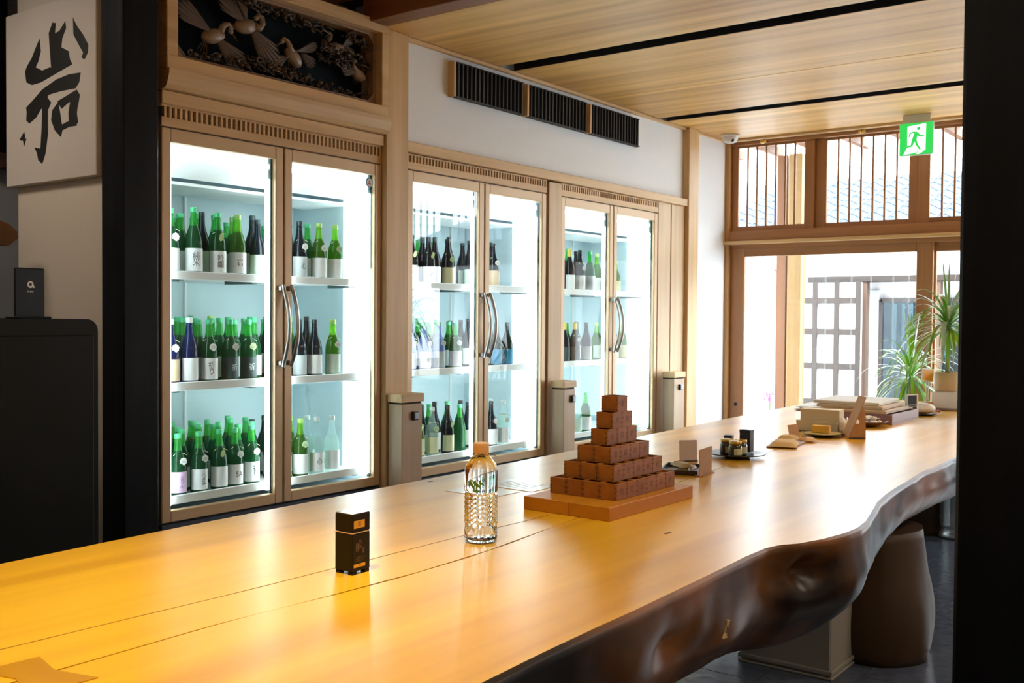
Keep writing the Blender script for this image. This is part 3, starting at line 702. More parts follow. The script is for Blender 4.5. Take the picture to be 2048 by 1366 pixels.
crane(4.07, 2.70, .95, -.3, [(2.6, 3.5, .13, 7, (-.02, .0)), (-1.4, -.5, .13, 7, (.02, -.01)), (.4, 1.1, .11, 6, (.02, .02))], [(-.03, .02), (-.05, .035), (-.06, .06), (-.04, .07)], 4.9, -1)
# pine and cloud scrolls
m = MB(); rr = random.Random(3)
def band(p0, p1, n, sp):
    for i in range(n):
        u = (i+rr.random()*.6)/n; x = p0[0]+(p1[0]-p0[0])*u+rr.uniform(-sp, sp)*.6; z = p0[1]+(p1[1]-p0[1])*u+rr.uniform(-sp, sp); y = rr.uniform(.0, .05)
        x = min(max(x, 2.885), 4.12); z = min(max(z, 2.565), 2.915)
        k = rr.random()
        if k < .45:
            R = rr.uniform(.010, .019); a0 = rr.uniform(0, 6); t0 = [(x-2.776+R*(1-q*.06)*cos(a0+q*.55), y, z-2.47+R*(1-q*.06)*sin(a0+q*.55)) for q in range(10)]
            m.tube(t0, [.0052-.0003*q for q in range(10)], 6, rr.choice((0, 0, 1)))
        elif k < .75: m.ell((x-2.776, y, z-2.47), (rr.uniform(.007, .015), .012, rr.uniform(.007, .013)), 8, rr.choice((0, 1, 1)))
        else:
            a = rr.uniform(-.6, .5); m.tube([(x-2.776, y, z-2.47), (x-2.776+.03*cos(a), y, z-2.47+.03*sin(a)+.006), (x-2.776+.06*cos(a), y, z-2.47+.06*sin(a))], [.006, .005, .002], 6, rr.choice((0, 1)))
band((2.95, 2.565), (3.30, 2.60), 60, .022); band((3.28, 2.62), (3.60, 2.60), 70, .03); band((3.5, 2.61), (4.04, 2.575), 70, .025)
band((3.20, 2.905), (3.80, 2.885), 95, .022); band((3.78, 2.80), (4.12, 2.76), 75, .03); band((3.95, 2.90), (4.12, 2.86), 35, .02); band((3.75, 2.74), (4.0, 2.73), 35, .02)
o = m.build('pine_and_cloud', [CARD, CARV], ct); o['kind'] = 'stuff'

# ================================================================== REFRIGERATORS
FG = thin_glass('fridge_glass', (.95, .985, .98), gmix=1.0)
TUBE = plain('led_tube', (.9, 1, 1), .4, emit=(.86, .97, 1), es=8.5)
def fridge(name_pos, x0, x1, xm, xg0, xg1):
    t = thing('display_refrigerator', '%s tall two-door glass display refrigerator holding rows of sake bottles' % name_pos, 'refrigerator', (x0, WY, 0))
    L = x1-x0; z0 = .392; z1 = 2.213; D = .74; hm = xm-x0
    MB().box((.004, .04, .25), (.03, D, z1)).box((L-.03, .04, .25), (L-.004, D, z1)).box((.03, D-.03, .25), (L-.03, D, z1)).box((.03, .04, 2.17), (L-.03, D-.03, z1)).box((.03, .04, .36), (L-.03, D-.03, .40)).build('cabinet', FRIDGE_IN, t)
    # sloping lamp cover inside the top
    MB().add([(.03, .06, 2.17), (L-.03, .06, 2.17), (L-.03, .20, 2.02), (.03, .20, 2.02), (.03, .09, 2.17), (L-.03, .09, 2.17), (L-.03, .22, 2.03), (.03, .22, 2.03)], [(0, 1, 2, 3), (7, 6, 5, 4), (3, 2, 6, 7), (0, 3, 7, 4), (1, 5, 6, 2)]).box((.03, .22, 1.99), (L-.03, .60, 2.005), 0).build('air_duct', RAILW, t)
    for a, b, side in ((0, hm-.003, 0), (hm+.006, L, 1)):
        d = MB(); s = .050
        d.box((a, 0, z0), (a+s, .04, z1), 0, .004).box((b-s, 0, z0), (b, .04, z1), 0, .004).box((a+s, .001, z0), (b-s, .04, z0+.052), 0, .003).box((a+s, .001, z1-.062), (b-s, .04, z1), 0, .003)
        dr = d.build('door', FRAME, t)
        MB().box((a+s, .012, z0+.052), (b-s, .028, z1-.062)).build('glass_pane', FG, dr)
        g = MB(); g.box((b-s-.012, .028, z0+.05), (b-s-.002, .045, z1-.06)).box((a+s, .028, z0+.052), (a+s+.004, .045, z1-.06)).build('gasket', GASKET, dr)
        hx = (b-.026) if side == 0 else (a+.022); dirn = -1 if side == 0 else 1
        pts = [(hx, -.028-.052*math.sin(pi*k/12), 1.095+.415*k/12) for k in range(13)]
        MB().tube(pts, .0125, 10, 0, True, .8).box((hx-.012, -.03, 1.10), (hx+.012, .002, 1.125), 0, .003).box((hx-.012, -.03, 1.482), (hx+.012, .002, 1.507), 0, .003).build('handle', STEEL, dr)
    MB().box((hm-.003, .012, z0), (hm+.006, .04, z1)).build('centre_gap', DARKGAP, t)
    MB().box((0, .015, z1), (L, .06, z1+.005)).build('top_gap', NAVY, t)
    MB().box((.0, .03, .02), (L, .06, z0-.008)).box((.0, .0, .33), (L, .03, .382), 0, .004).build('kick_plate', NAVY, t)
    for zz in (1.548, 1.020, .485):
        sh = MB().box((.035, .075, zz-.016), (L-.035, D-.04, zz-.004)).build('shelf', RAILW, t)
        MB().box((.035, .062, zz-.026), (L-.035, .075, zz+.016), 0, .003).build('price_rail', RAILW, sh)
        bm = MB()
        for bx in (.12, hm-.14, L-.13): bm.box((bx, .08, zz-.034), (bx+.03, .30, zz-.017)).tube([(bx-.03, .09, zz-.026), (bx+.06, .09, zz-.026)], .004, 6)
        bm.build('bracket', GASKET, sh)
    PST = MB()
    for bx in (.16, .22, hm-.10, L-.20): PST.box((bx, D-.045, .42), (bx+.012, D-.03, 2.0))
    PST.build('shelf_standard', RAILW, t)
    for lx in ((hm-.075), (hm+.055), L-.075, .05):
        m = MB().box((lx-.008, .034, .46), (lx+.026, .052, 2.05), 0, .004)
        m.build('light_tube', TUBE, t)
    MB().box((.06, .036, 2.10), (L-.06, .05, 2.125), 0, .004).build('top_fill_strip', plain('top_fill_glow', (.9, 1, 1), .4, emit=(.86, .97, 1), es=3.5), t)  # glowing strip added behind the header to brighten the bottle labels
    MB().box((L-.044, .08, .44), (L-.031, .26, 2.1)).build('light_diffuser', plain('diffuser_glow', (.9, 1, 1), .5, emit=(.86, .97, 1), es=2.0), t)
    return t
f1 = fridge('left', 2.785, 4.212, 3.503, 0, 0)
f2 = fridge('middle', 4.430, 5.845, 5.155, 0, 0)
f3 = fridge('right', 6.030, 7.432, 6.74, 0, 0)
# round sticker on the first one
t = thing('round_sticker', 'small round blue-rimmed sticker on the left refrigerator glass', 'sticker', (4.125, WY+.008, 2.105))
m = MB().prism([(.028*cos(2*pi*k/24), .028*sin(2*pi*k/24)) for k in range(24)], lambda u, v, d: (u, d, v), 0, .002).build('rim', plain('sticker_blue', (.10, .25, .55), .5), t)
m = MB().prism([(.022*cos(2*pi*k/24), .022*sin(2*pi*k/24)) for k in range(24)], lambda u, v, d: (u, d, v), -.001, 0)
m.prism([(.008*cos(2*pi*k/9), .004+.006*sin(2*pi*k/9)) for k in range(9)], lambda u, v, d: (u, d, v), -.002, -.001, 1).prism([(-.014, -.010), (.012, -.012), (.004, -.004), (-.010, -.003)], lambda u, v, d: (u, d, v), -.002, -.001, 1).build('print', [PAPER, plain('sticker_red', (.5, .12, .12), .5)], t)

# ------------------------------------------------------------------ sake bottles
BG = {
 'green': (bottle_glass('glass_green_neck', (.25, .80, .38), (.08, .62, .12), .45), bottle_glass('glass_green_body', (.05, .28, .16), (.025, .20, .07), .5), plain('cap_green', (.10, .62, .28), .3)),
 'yellow-green': (bottle_glass('glass_lime_neck', (.52, .86, .25), (.30, .68, .07), .45), bottle_glass('glass_lime_body', (.16, .38, .07), (.11, .28, .04), .5), plain('cap_lime', (.42, .72, .18), .3)),
 'dark': (bottle_glass('glass_dark_neck', (.03, .06, .09), (.012, .03, .05), .7), bottle_glass('glass_dark_body', (.02, .04, .06), (.010, .022, .035), .75), plain('cap_dark', (.02, .04, .05), .3)),
 'blue': (bottle_glass('glass_blue_neck', (.03, .10, .38), (.012, .04, .24), .65), bottle_glass('glass_blue_body', (.02, .07, .30), (.010, .03, .17), .65), plain('cap_white', (.80, .85, .88), .4)),
 'pale blue': (bottle_glass('glass_pale_neck', (.45, .62, .88), (.40, .52, .80), .6), bottle_glass('glass_pale_body', (.35, .50, .82), (.36, .46, .78), .65), plain('cap_palegreen', (.25, .65, .35), .4)),
 'clear': (bottle_glass('glass_clear_neck', (.88, .95, .94), (.7, .8, .8), .18), bottle_glass('glass_clear_body', (.80, .90, .86), (.7, .8, .75), .25), plain('cap_clear', (.65, .75, .75), .3)),
 'gold-capped': (bottle_glass('glass_dark_neck', (.03, .06, .09), (.012, .03, .05), .7), bottle_glass('glass_dark_body', (.02, .04, .06), (.010, .022, .035), .75), plain('cap_gold', (.75, .55, .10), .35)),
}
BR = .0415; BH = .30
def bprof(r=BR, h=BH):
    return [(r*.9, 0), (r, .006), (r, .135), (r*.985, .150), (r*.90, .172), (r*.70, .196), (r*.50, .218), (r*.405, .240), (r*.365, .265), (r*.36, h-.022)]
_bm = {}
def bottle_meshes(kind):
    if kind in _bm: return _bm[kind]
    nk, bd, cp = BG[kind]; p = bprof()
    mis = [0]*5+[1]*4
    if kind in ('green', 'yellow-green'): mis = [0]*6+[1]*3
    body = MB().lathe(p, 16, mis=mis).mesh('glass_body', [bd, nk])
    cap = MB().lathe([(.0155, BH-.024), (.0165, BH-.022), (.0165, BH-.003), (.014, BH)], 14).mesh('cap', cp)
    if kind == 'gold-capped': cap = MB().lathe([(.0185, BH-.085), (.0165, BH-.06), (.0162, BH-.003), (.014, BH)], 14).mesh('cap', cp)
    _bm[kind] = (body, cap); return _bm[kind]
LABC = {'white': (.93, .94, .94), 'grey': (.55, .60, .62), 'pink': (.80, .55, .78), 'cream': (.72, .70, .42), 'green-white': (.62, .74, .62), 'black': (.04, .07, .07), 'blue': (.05, .32, .60), 'orange': (.80, .60, .38)}
_lm = {}
def label_mesh(c, txt, inkc=(.03, .03, .03), h0=.018, h1=.118):
    key = (c, txt)
    if key in _lm: return _lm[key]
    m = MB(); r = BR+.0006; n = 12; a0, a1 = -pi/2-1.45, -pi/2+1.35
    for i in range(n+1):
        a = a0+(a1-a0)*i/n; m.v += [(r*cos(a), r*sin(a), h0), (r*cos(a), r*sin(a), h1)]
    for i in range(n): m.f.append([2*i, 2*i+2, 2*i+3, 2*i+1]); m.m.append(0); m.sm.append(True)
    if txt:
        vs, fs = text_mesh(txt, .036 if len(txt) < 3 else .024, len(txt) > 1 and txt != 'SA')
        ac = -pi/2+.12; r2 = r+.0004
        m.add([(r2*cos(ac+x/r2), r2*sin(ac+x/r2), (h0+h1)/2+z) for x, z in [(v[0], v[1]) for v in vs]], fs, 1)
    _lm[key] = m.mesh('label', [plain('label_'+c, LABC[c], .6), plain('label_ink_%.2f' % inkc[0], inkc, .6)])
    return _lm[key]
def ring_mesh():
    p = [(.0215*cos(2*pi*k/14), .0215*sin(2*pi*k/14), .205+.002*sin(k*2)) for k in range(15)]
    m = MB().tube(p, .0016, 5); m.tube([(-.018, -.02, .206), (-.034, -.030, .198)], .0014, 5); m.tube([(.018, -.02, .206), (.034, -.028, .196)], .0014, 5)
    return m.mesh('neck_cord', plain('cord_cream', (.78, .80, .55), .7))
RINGM = ring_mesh()
def tag_mesh(c):
    pts = [((.017+.0015*sin(9*a))*cos(a), (.018+.0015*sin(9*a))*sin(a)) for a in [2*pi*k/27 for k in range(27)]]
    m = MB().prism(pts, lambda u, v, d: (u+.012, -.040+d-.1*v, .168+v), 0, .0015)
    for q in (-.006, 0, .006): m.prism([(-.010, q-.001), (.010, q-.001), (.010, q+.001), (-.010, q+.001)], lambda u, v, d: (u+.012, -.0405+d-.1*v, .168+v), 0, .0004, 1)
    return m.mesh('paper_tag', [plain('tag_'+c, {'white': (.86, .86, .82), 'green': (.62, .80, .42)}[c], .7), plain('tag_ink', (.35, .38, .32), .7)])
TAGM = {'white': tag_mesh('white'), 'green': tag_mesh('green')}
leafm = MB().prism([(-.004, .0), (.006, .012), (.012, .03), (.004, .05), (-.008, .04), (-.012, .018)], lambda u, v, d: (u+.008, -.036+d-.25*v, .160+v*.9), 0, .001).mesh('paper_tag', plain('leaf_tag', (.62, .78, .36), .7))
TAGM['leaf'] = leafm
def bottle(x, y, z, kind, lab, txt, tag, cord, label, group, yaw=0, s=1.0, h=1.0):
    t = thing('sake_bottle', label, 'bottle', (x, y, z), yaw, group)
    t.scale = (s, s, h)
    body, cap = bottle_meshes(kind)
    inst(body, 'glass_body', t); inst(cap, 'cap', t)
    if lab: inst(label_mesh(lab, txt, (.30, .12, .40) if lab == 'pink' else ((.75, .82, .80) if lab == 'black' else (.03, .03, .03))), 'label', t)
    if cord: inst(RINGM, 'neck_cord', t)
    if tag: inst(TAGM[tag], 'paper_tag', t)
    return t
ORD = ['first', 'second', 'third', 'fourth', 'fifth', 'sixth', 'seventh', 'eighth', 'ninth', 'tenth', 'eleventh', 'twelfth']
def shelf_row(fpos, spos, rowname, z, y, entries, s=1.0, h=1.05):
    for i, e in enumerate(entries):
        x, kind, lab, txt, tag = e[:5]; hh = e[5] if len(e) > 5 else h
        ln = ' with %s label' % lab if lab and rowname == 'front' else ''
        L = '%s sake bottle%s, %s from left in %s row, %s shelf, %s refrigerator' % (kind, ln, ORD[i], rowname, spos, fpos)
        L = L.replace(' with ', ', ').replace(' refrigerator', ' fridge')
        bottle(x, y, z, kind, lab, txt, tag, tag is not None, L, 'bottles on the %s shelf of the %s fridge' % (spos, fpos), random.uniform(-.25, .15)-.25, s, hh)
G, YG, DK, BL, PB, CL, GC = 'green', 'yellow-green', 'dark', 'blue', 'pale blue', 'clear', 'gold-capped'
y0 = WY+.135
# ---- left fridge
ZT, ZM, ZB = 1.548, 1.020, .485
shelf_row('left', 'top', 'front', ZT, y0, [(2.925, G, 'white', '', 'white'), (3.055, G, 'white', '純米', None, 1.10), (3.195, G, 'white', '吟醸', 'leaf'), (3.318, YG, 'white', '岩', None), (3.445, DK, 'green-white', '', None, 1.0),
    (3.60, DK, 'white', '祈', 'green'), (3.725, DK, 'grey', '心', 'white'), (3.865, YG, 'white', '', 'white'), (3.985, YG, 'white', '', 'green')])
shelf_row('left', 'middle', 'front', ZM, y0, [(2.925, BL, 'orange', '', 'white'), (3.03, BL, 'white', '', None, 1.08), (3.145, G, 'white', '祈り', 'white'), (3.27, G, 'black', '祈', 'white'), (3.385, G, 'black', '祈', 'green'),
    (3.60, G, 'white', '', None), (3.725, DK, 'grey', '', None), (3.835, DK, 'white', '', None), (3.97, YG, 'green-white', '', 'white')])
shelf_row('left', 'bottom', 'front', ZB, y0, [(2.965, G, 'pink', 'おりん', 'white', 1.0), (3.085, G, 'white', 'うま', 'white', 1.0), (3.205, G, 'white', '', 'leaf', 1.0), (3.30, G, 'white', 'SA', 'white', 1.0), (3.405, G, 'white', '祈り', 'white', 1.02),
    (3.62, YG, 'white', '', 'leaf'), (3.735, YG, 'white', '', 'green'), (3.85, CL, 'white', '心', None), (3.965, CL, 'white', '', None)])
def back_rows(fpos, spos, z, xs0, rows, kinds, nrows=3, h=1.05):
    for r in range(1, nrows):
        ent = []
        for i, x in enumerate(xs0):
            if kinds[r-1][i] is None: continue
            ent.append((x+(.035 if r % 2 else -.02)+random.uniform(-.012, .012), kinds[r-1][i], 'white' if random.random() < .7 else 'green-white', '', None, h+random.uniform(-.03, .06)))
        shelf_row(fpos, spos, ('', 'second', 'third', 'fourth')[r], z, y0+.112*r, ent)
X1 = [2.92, 3.03, 3.14, 3.25, 3.36, 3.47, 3.60, 3.72, 3.85]
def ks(s): return [{'g': G, 'y': YG, 'd': DK, 'b': BL, 'p': PB, 'c': CL, 'o': GC, '.': None}[c] for c in s]
back_rows('left', 'top', ZT, X1, 3, [ks('ggddgdddg'), ks('gggggyg.g'), ks('gggg.g.g.')], 4)
back_rows('left', 'middle', ZM, X1, 3, [ks('bggggggyd'), ks('gggggggdg'), ks('ggggyggg.')], 4)
back_rows('left', 'bottom', ZB, X1, 3, [ks('gggggggyc'), ks('ggggggdgc'), ks('gggggggd.')], 4, 1.03)
# ---- middle fridge
shelf_row('middle', 'top', 'front', ZT, y0, [(4.615, DK, 'white', '祈', 'leaf'), (4.77, DK, 'pink', '酒', 'leaf'), (4.95, DK, 'cream', '', 'green'), (5.29, DK, 'grey', '', 'green'), (5.42, DK, 'orange', '', 'white')], h=1.0)
shelf_row('middle', 'middle', 'front', ZM, y0, [(4.60, PB, 'white', '', 'white'), (4.735, PB, 'white', '祈', 'white'), (4.87, PB, 'grey', '', 'white'), (5.03, G, 'white', '', 'white'), (5.30, DK, 'green-white', '', 'white'), (5.46, DK, 'blue', '', None), (5.58, DK, 'blue', '', None)], h=1.0)
shelf_row('middle', 'bottom', 'front', ZB, y0, [(4.68, YG, 'cream', '', 'leaf'), (4.81, CL, 'cream', '', 'green'), (4.96, DK, 'cream', '', 'leaf'), (5.08, G, None, '', None), (5.27, DK, 'white', '', 'white'), (5.41, DK, 'white', '', 'white'), (5.54, CL, 'white', '', 'white')], h=1.02)
X2 = [4.57, 4.69, 4.81, 4.93, 5.05, 5.26, 5.38, 5.50]
back_rows('middle', 'top', ZT, X2, 2, [ks('dddddddd'), ks('dddgg.d.')], 3)
back_rows('middle', 'middle', ZM, X2, 2, [ks('ppgggddd'), ks('gggggdd.')], 3, 1.02)
back_rows('middle', 'bottom', ZB, X2, 2, [ks('ccddgdcc'), ks('dgggg.dc')], 3, 1.02)
# ---- right fridge
shelf_row('right', 'top', 'front', ZT, y0, [(6.18, GC, 'white', '', None), (6.34, GC, 'white', '', None), (6.48, DK, 'white', '', 'white'), (6.62, G, 'grey', '', None), (6.86, YG, 'cream', '', None, .85), (7.00, YG, 'cream', '', None, .85)], h=1.05)
shelf_row('right', 'middle', 'front', ZM, y0, [(6.17, GC, 'black', '', 'white'), (6.28, GC, 'black', '', None), (6.42, GC, 'black', '', 'white'), (6.58, DK, 'grey', '', None), (6.86, YG, 'cream', '', None), (6.98, DK, 'cream', '', None), (7.11, YG, 'cream', '', None)], h=1.0)
shelf_row('right', 'bottom', 'front', ZB, y0, [(6.18, CL, 'white', '', None), (6.31, CL, 'white', '', 'white'), (6.45, CL, 'green-white', '', None), (6.58, G, 'white', '', None), (6.87, CL, 'white', '', None), (7.0, CL, 'white', '', None)], h=1.0)
X3 = [6.18, 6.31, 6.44, 6.57, 6.86, 6.99, 7.12]
back_rows('right', 'top', ZT, X3, 2, [ks('odgdyd.')], 2)
back_rows('right', 'middle', ZM, X3, 2, [ks('odgdydy')], 2, 1.0)

# ================================================================== PEDESTALS between the refrigerators
def pedestal(x0, x1, lab):
    t = thing('wooden_pedestal', lab, 'pedestal', (x0, 3.94, 0), 0, 'low wooden pedestals along the refrigerators')
    L = x1-x0; Dp = WY-.045-3.94
    MB().box((.008, .008, .0), (L-.008, Dp, .858), 0, .003).build('body', wood('pedestal_wood', (.40, .27, .17), (.50, .35, .22), 2, .45), t)
    MB().box((.014, .014, .858), (L-.014, Dp, .868)).build('groove', DARKGAP, t)
    MB().box((0, 0, .868), (L, Dp, .915), 0, .003).build('cap', W_x, t)
    MB().box((.085, -.012, .765), (.128, .009, .815), 0, .004).build('switch', plain('switch_black', (.02, .02, .025), .3), t)
    MB().box((.095, -.014, .772), (.124, -.0121, .808), 0, .001).build('switch_plate', plain('switch_face', (.40, .50, .62), .3), t)
pedestal(4.222, 4.408, 'low wooden pedestal with black switch between left and middle refrigerators')
pedestal(5.850, 6.005, 'low wooden pedestal with black switch between middle and right refrigerators')
pedestal(7.450, 7.645, 'low wooden pedestal with black switch right of the right refrigerator')

# ================================================================== EXIT SIGN, CAMERA DOME
GREEN = plain('exit_green', (.02, .55, .10), .4, emit=(.02, .62, .10), es=.55)
EWH = plain('exit_white', (.9, .95, .9), .4, emit=(.9, 1, .92), es=.9)
t = thing('exit_sign', 'green and white running man emergency exit sign under the ceiling', 'sign', (8.40, 2.213, 2.662))
S = .25
MB().box((.002, -.004, -.004), (.035, S+.004, S+.004), 0, .003).build('housing', plain('sign_housing', (.75, .76, .74), .5), t)
MB().box((.01, .02, S+.004), (.03, S-.02, CZ-2.662)).build('mount', plain('sign_housing', (.75, .76, .74), .5), t)
m = MB().box((.0, .0, .0), (.002, S, S)); m.build('green_face', GREEN, t)
def sg(poly, d, mat, nm):
    MB().prism(poly, lambda u, v, dd: (dd, S*(1-u), S*(1-v)), -d, -.0001).build(nm, mat, t)
sg([(.24, .10), (.80, .04), (.79, .86), (.62, .98), (.50, .98), (.66, .84), (.50, .93), (.12, .99), (.22, .80), (.24, .74)], .0010, EWH, 'door_shape')
run = [[(.575+.055*cos(2*pi*k/16), .185+.055*sin(2*pi*k/16)) for k in range(16)],
 [(.40, .27), (.52, .27), (.56, .36), (.52, .55), (.44, .60), (.38, .52), (.44, .34)],
 [(.50, .27), (.56, .30), (.64, .40), (.76, .38), (.77, .42), (.62, .46), (.52, .38)],
 [(.42, .26), (.42, .31), (.34, .34), (.31, .44), (.27, .43), (.30, .30)],
 [(.38, .50), (.46, .56), (.40, .74), (.16, .78), (.15, .73), (.34, .69)],
 [(.44, .54), (.52, .52), (.56, .66), (.66, .84), (.61, .86), (.50, .70)]]
for k, p in enumerate(run): sg(p, .0016+.0002*k, GREEN, 'running_figure')
t = thing('security_dome', 'small white ceiling dome camera in the corner above the windows', 'camera', (8.42, 3.93, CZ))
MB().lathe([(.03, -.075), (.055, -.062), (.068, -.035), (.07, -.02), (.074, -.0)], 24).build('dome', plain('dome_white', (.72, .72, .72), .35), t)
MB().lathe([(.08, -.018), (.082, 0)], 24).build('base_ring', plain('dome_ring', (.8, .8, .78), .4), t)
MB().ell((-.03, -.035, -.052), (.018, .018, .018), 10).build('lens', BLACK, t)

# ================================================================== THINGS ON THE SLAB
# --- black tea tin
t = thing('tea_tin', 'square black lidded tin with gold labels standing on the slab', 'tin', (1.628, 1.670, T), .02)
TIN = plain('tin_black', (.009, .005, .003), .45, spec=.2)
b = MB().box((-.0285, -.0275, .007), (.0285, .0275, .092), 0, .002)
for sx in (-1, 1):
    for sy in (-1, 1): b.box((sx*.0275, sy*.0265, 0), (sx*.013, sy*.012, .007), 0, .001)
b.build('body', TIN, t)
GOLD = plain('tin_gold', (.72, .38, .03), .35, metal=.3)
MB().box((-.0288, -.0278, .0925), (.0288, .0278, .0945)).build('gold_line', plain('tin_line', (.80, .58, .45), .3, metal=.6), t)
MB().box((-.0285, -.0275, .095), (.0285, .0275, .136), 0, .002).build('lid', TIN, t)
MB().box((-.027, -.026, .1362), (.027, .026, .1372)).build('top_plate', plain('tin_top', (.55, .58, .62), .08, metal=.8), t)
m = MB().box((-.024, -.0282, .104), (.010, -.0276, .121))
vs, fs = text_mesh('茶', .012); m.add([(x-.007, -.0284, z+.1125) for x, z in [(v[0], v[1]) for v in vs]], fs, 1)
m.build('gold_label', [GOLD, plain('tin_ink', (.12, .05, .01), .5)], t)
m = MB().box((-.024, -.0282, .016), (.012, -.0276, .0235)); vs, fs = text_mesh('TEA', .006); m.add([(x-.006, -.0284, z+.0197) for x, z in [(v[0], v[1]) for v in vs]], fs, 1)
m.build('bottom_label', [GOLD, plain('tin_ink', (.12, .05, .01), .5)], t)
m = MB()
for q, (s_, xx, zz, sz) in enumerate((('八女', -.004, .066, .013), ('星野', -.013, .060, .011), ('抹茶', .006, .052, .008))):
    vs, fs = text_mesh(s_, sz, True); m.add([(x+xx, -.0279, z+zz) for x, z in [(v[0], v[1]) for v in vs]], fs)
for k in range(3): m.box((-.018, -.0279, .030+.004*k), (.006+.003*k, -.0277, .0305+.004*k))
m.build('faded_print', plain('tin_print', (.22, .12, .05), .5), t)

# --- water bottle
t = thing('water_bottle', 'clear plastic water bottle with light orange cap on the slab', 'bottle', (2.055, 1.640, T))
m = MB(); N = 32; prof = [(.032, .002), (.041, .004), (.0430, .012), (.0430, .03), (.0415, .04), (.0430, .05)]
prof += [(.0430, .05+.006*k) for k in range(1, 13)]+[(.0395, .128), (.0430, .132), (.0430, .180), (.0425, .190), (.039, .198), (.028, .214), (.0185, .225), (.0145, .229), (.0145, .234)]
for j, (r_, z_) in enumerate(prof):
    for i in range(N):
        a = 2*pi*i/N; rr_ = r_
        if .012 < z_ < .125 and (i+j) % 2: rr_ -= .0022
        q = .93+.07*abs(cos(2*a))**.5 if z_ < .19 else 1
        m.v.append((rr_*cos(a), rr_*sin(a), z_))
for j in range(len(prof)-1):
    for i in range(N):
        a, b = j*N+i, j*N+(i+1) % N; m.f.append([a, b, b+N, a+N]); m.m.append(0); m.sm.append(not (.01 < prof[j][1] < .125))
m.f.append(list(range(N))[::-1]); m.m.append(0); m.sm.append(False); k = (len(prof)-1)*N; m.f.append([k+i for i in range(N)]); m.m.append(0); m.sm.append(False)
wm, n_, l_, b_ = newmat('water_and_plastic'); b_.inputs['Transmission Weight'].default_value = 1; b_.inputs['IOR'].default_value = 1.33; b_.inputs['Roughness'].default_value = .015; b_.inputs['Base Color'].default_value = (.97, .98, .98, 1)
m.build('clear_body', wm, t)
MB().lathe([(.0195, .228), (.0205, .230)]+[(.0205-.0005*(k % 2), .231+.0015*k) for k in range(12)]+[(.0205, .252), (.019, .255)], 26).build('cap', plain('cap_orange', (.80, .48, .22), .45), t)
MB().tube([(.0225*cos(2*pi*k/16), .0225*sin(2*pi*k/16), .225+.001*sin(k*3)) for k in range(17)], .0012, 5).tube([(.02, -.012, .226), (.034, -.014, .222), (.046, -.012, .216)], .0010, 5).build('neck_string', plain('string_brown', (.30, .15, .06), .7), t)
m = MB(); r_ = .0436
def onc(u, v, d): a = -pi/2-.90+u/.0436; return ((r_+d)*cos(a), (r_+d)*sin(a), v)
rr = random.Random(5)
for k in range(13):
    u0, v0 = -.034+rr.uniform(0, .034), .168-rr.uniform(0, .012); a = -1.2+rr.uniform(-.6, .5); ln = rr.uniform(.014, .026)
    dx, dz = cos(a)*ln, sin(a)*ln; px_, pz_ = -sin(a)*.0035, cos(a)*.0035
    m.prism([(u0, v0), (u0+dx*.5+px_, v0+dz*.5+pz_), (u0+dx, v0+dz), (u0+dx*.5-px_, v0+dz*.5-pz_)], onc, .0001*k*.3, .0001*k*.3+.0003)
for k in range(5):
    u0, v0 = -.020+rr.uniform(-.01, .01), .137+rr.uniform(-.006, .006); a = rr.uniform(-.5, 1.2); ln = .012; dx, dz = cos(a)*ln, sin(a)*ln; px_, pz_ = -sin(a)*.0028, cos(a)*.0028
    m.prism([(u0, v0), (u0+dx*.5+px_, v0+dz*.5+pz_), (u0+dx, v0+dz), (u0+dx*.5-px_, v0+dz*.5-pz_)], onc, .0001, .0004)
m.build('leaf_print', plain('leaf_green', (.10, .26, .03), .5), t)
m = MB(); vs, fs = text_mesh('天然水', .0105, True); m.add([onc(x+.007, z+.158, .0003) for x, z in [(v[0], v[1]) for v in vs]], fs)
vs, fs = text_mesh('550', .008); m.add([onc(x+.005, z+.136, .0003) for x, z in [(v[0], v[1]) for v in vs]], fs)
m.build('label_print', plain('print_bluegrey', (.20, .28, .33), .5), t)

# --- leaflets under a clear sheet
t = thing('leaflets', 'flat glossy white leaflets lying on the slab behind the water bottle', 'paper', (2.74, 2.10, T), -.02)
m = MB().box((-.17, -.10, .0003), (-.02, .10, .0012)).box((.0, -.13, .0003), (.16, .09, .0014))
m.build('leaflet', plain('gloss_paper', (.88, .88, .88), .22), t)
m = MB()
for k in range(7): m.box((.02, .05-.022*k, .0014), (.12 if k % 2 else .14, .055-.022*k, .0016))
m.build('print', plain('print_grey', (.5, .5, .5), .6), t)

# --- masu pyramid on a board
t = thing('display_board', 'thick wooden board carrying the pyramid of masu boxes', 'board', (2.73, 1.66, T), -.01)
BW = wood('board_wood', (.44, .155, .007), (.58, .25, .013), 0, .42, fine=10)
MB().box((-.252, -.152, 0), (.252, -.012, .040), 0, .0015).build('plank', BW, t)
MB().box((-.252, -.0112, 0), (.252, .152, .040), 0, .0015).build('plank', BW, t)
MW = wood('masu_wood', (.27, .085, .008), (.38, .14, .018), 0, .5, fine=30, stretch=.15)
ME_ = plain('masu_end_grain', (.16, .06, .02), .6)
MBR = plain('masu_brand', (.10, .035, .012), .6)
ms, mh, mt = .0585, .049, .006
b = MB().box((-ms/2, -ms/2, 0), (ms/2, -ms/2+mt, mh), 0, .0006).box((-ms/2, ms/2-mt, 0), (ms/2, ms/2, mh), 0, .0006).box((-ms/2, -ms/2+mt, 0), (-ms/2+mt, ms/2-mt, mh), 0, .0006).box((ms/2-mt, -ms/2+mt, 0), (ms/2, ms/2-mt, mh), 0, .0006)
mbody = b.mesh('walls', MW)
mfloor = MB().box((-ms/2+mt, -ms/2+mt, .003), (ms/2-mt, ms/2-mt, .009)).mesh('base', MW)
j = MB(); e = .00035
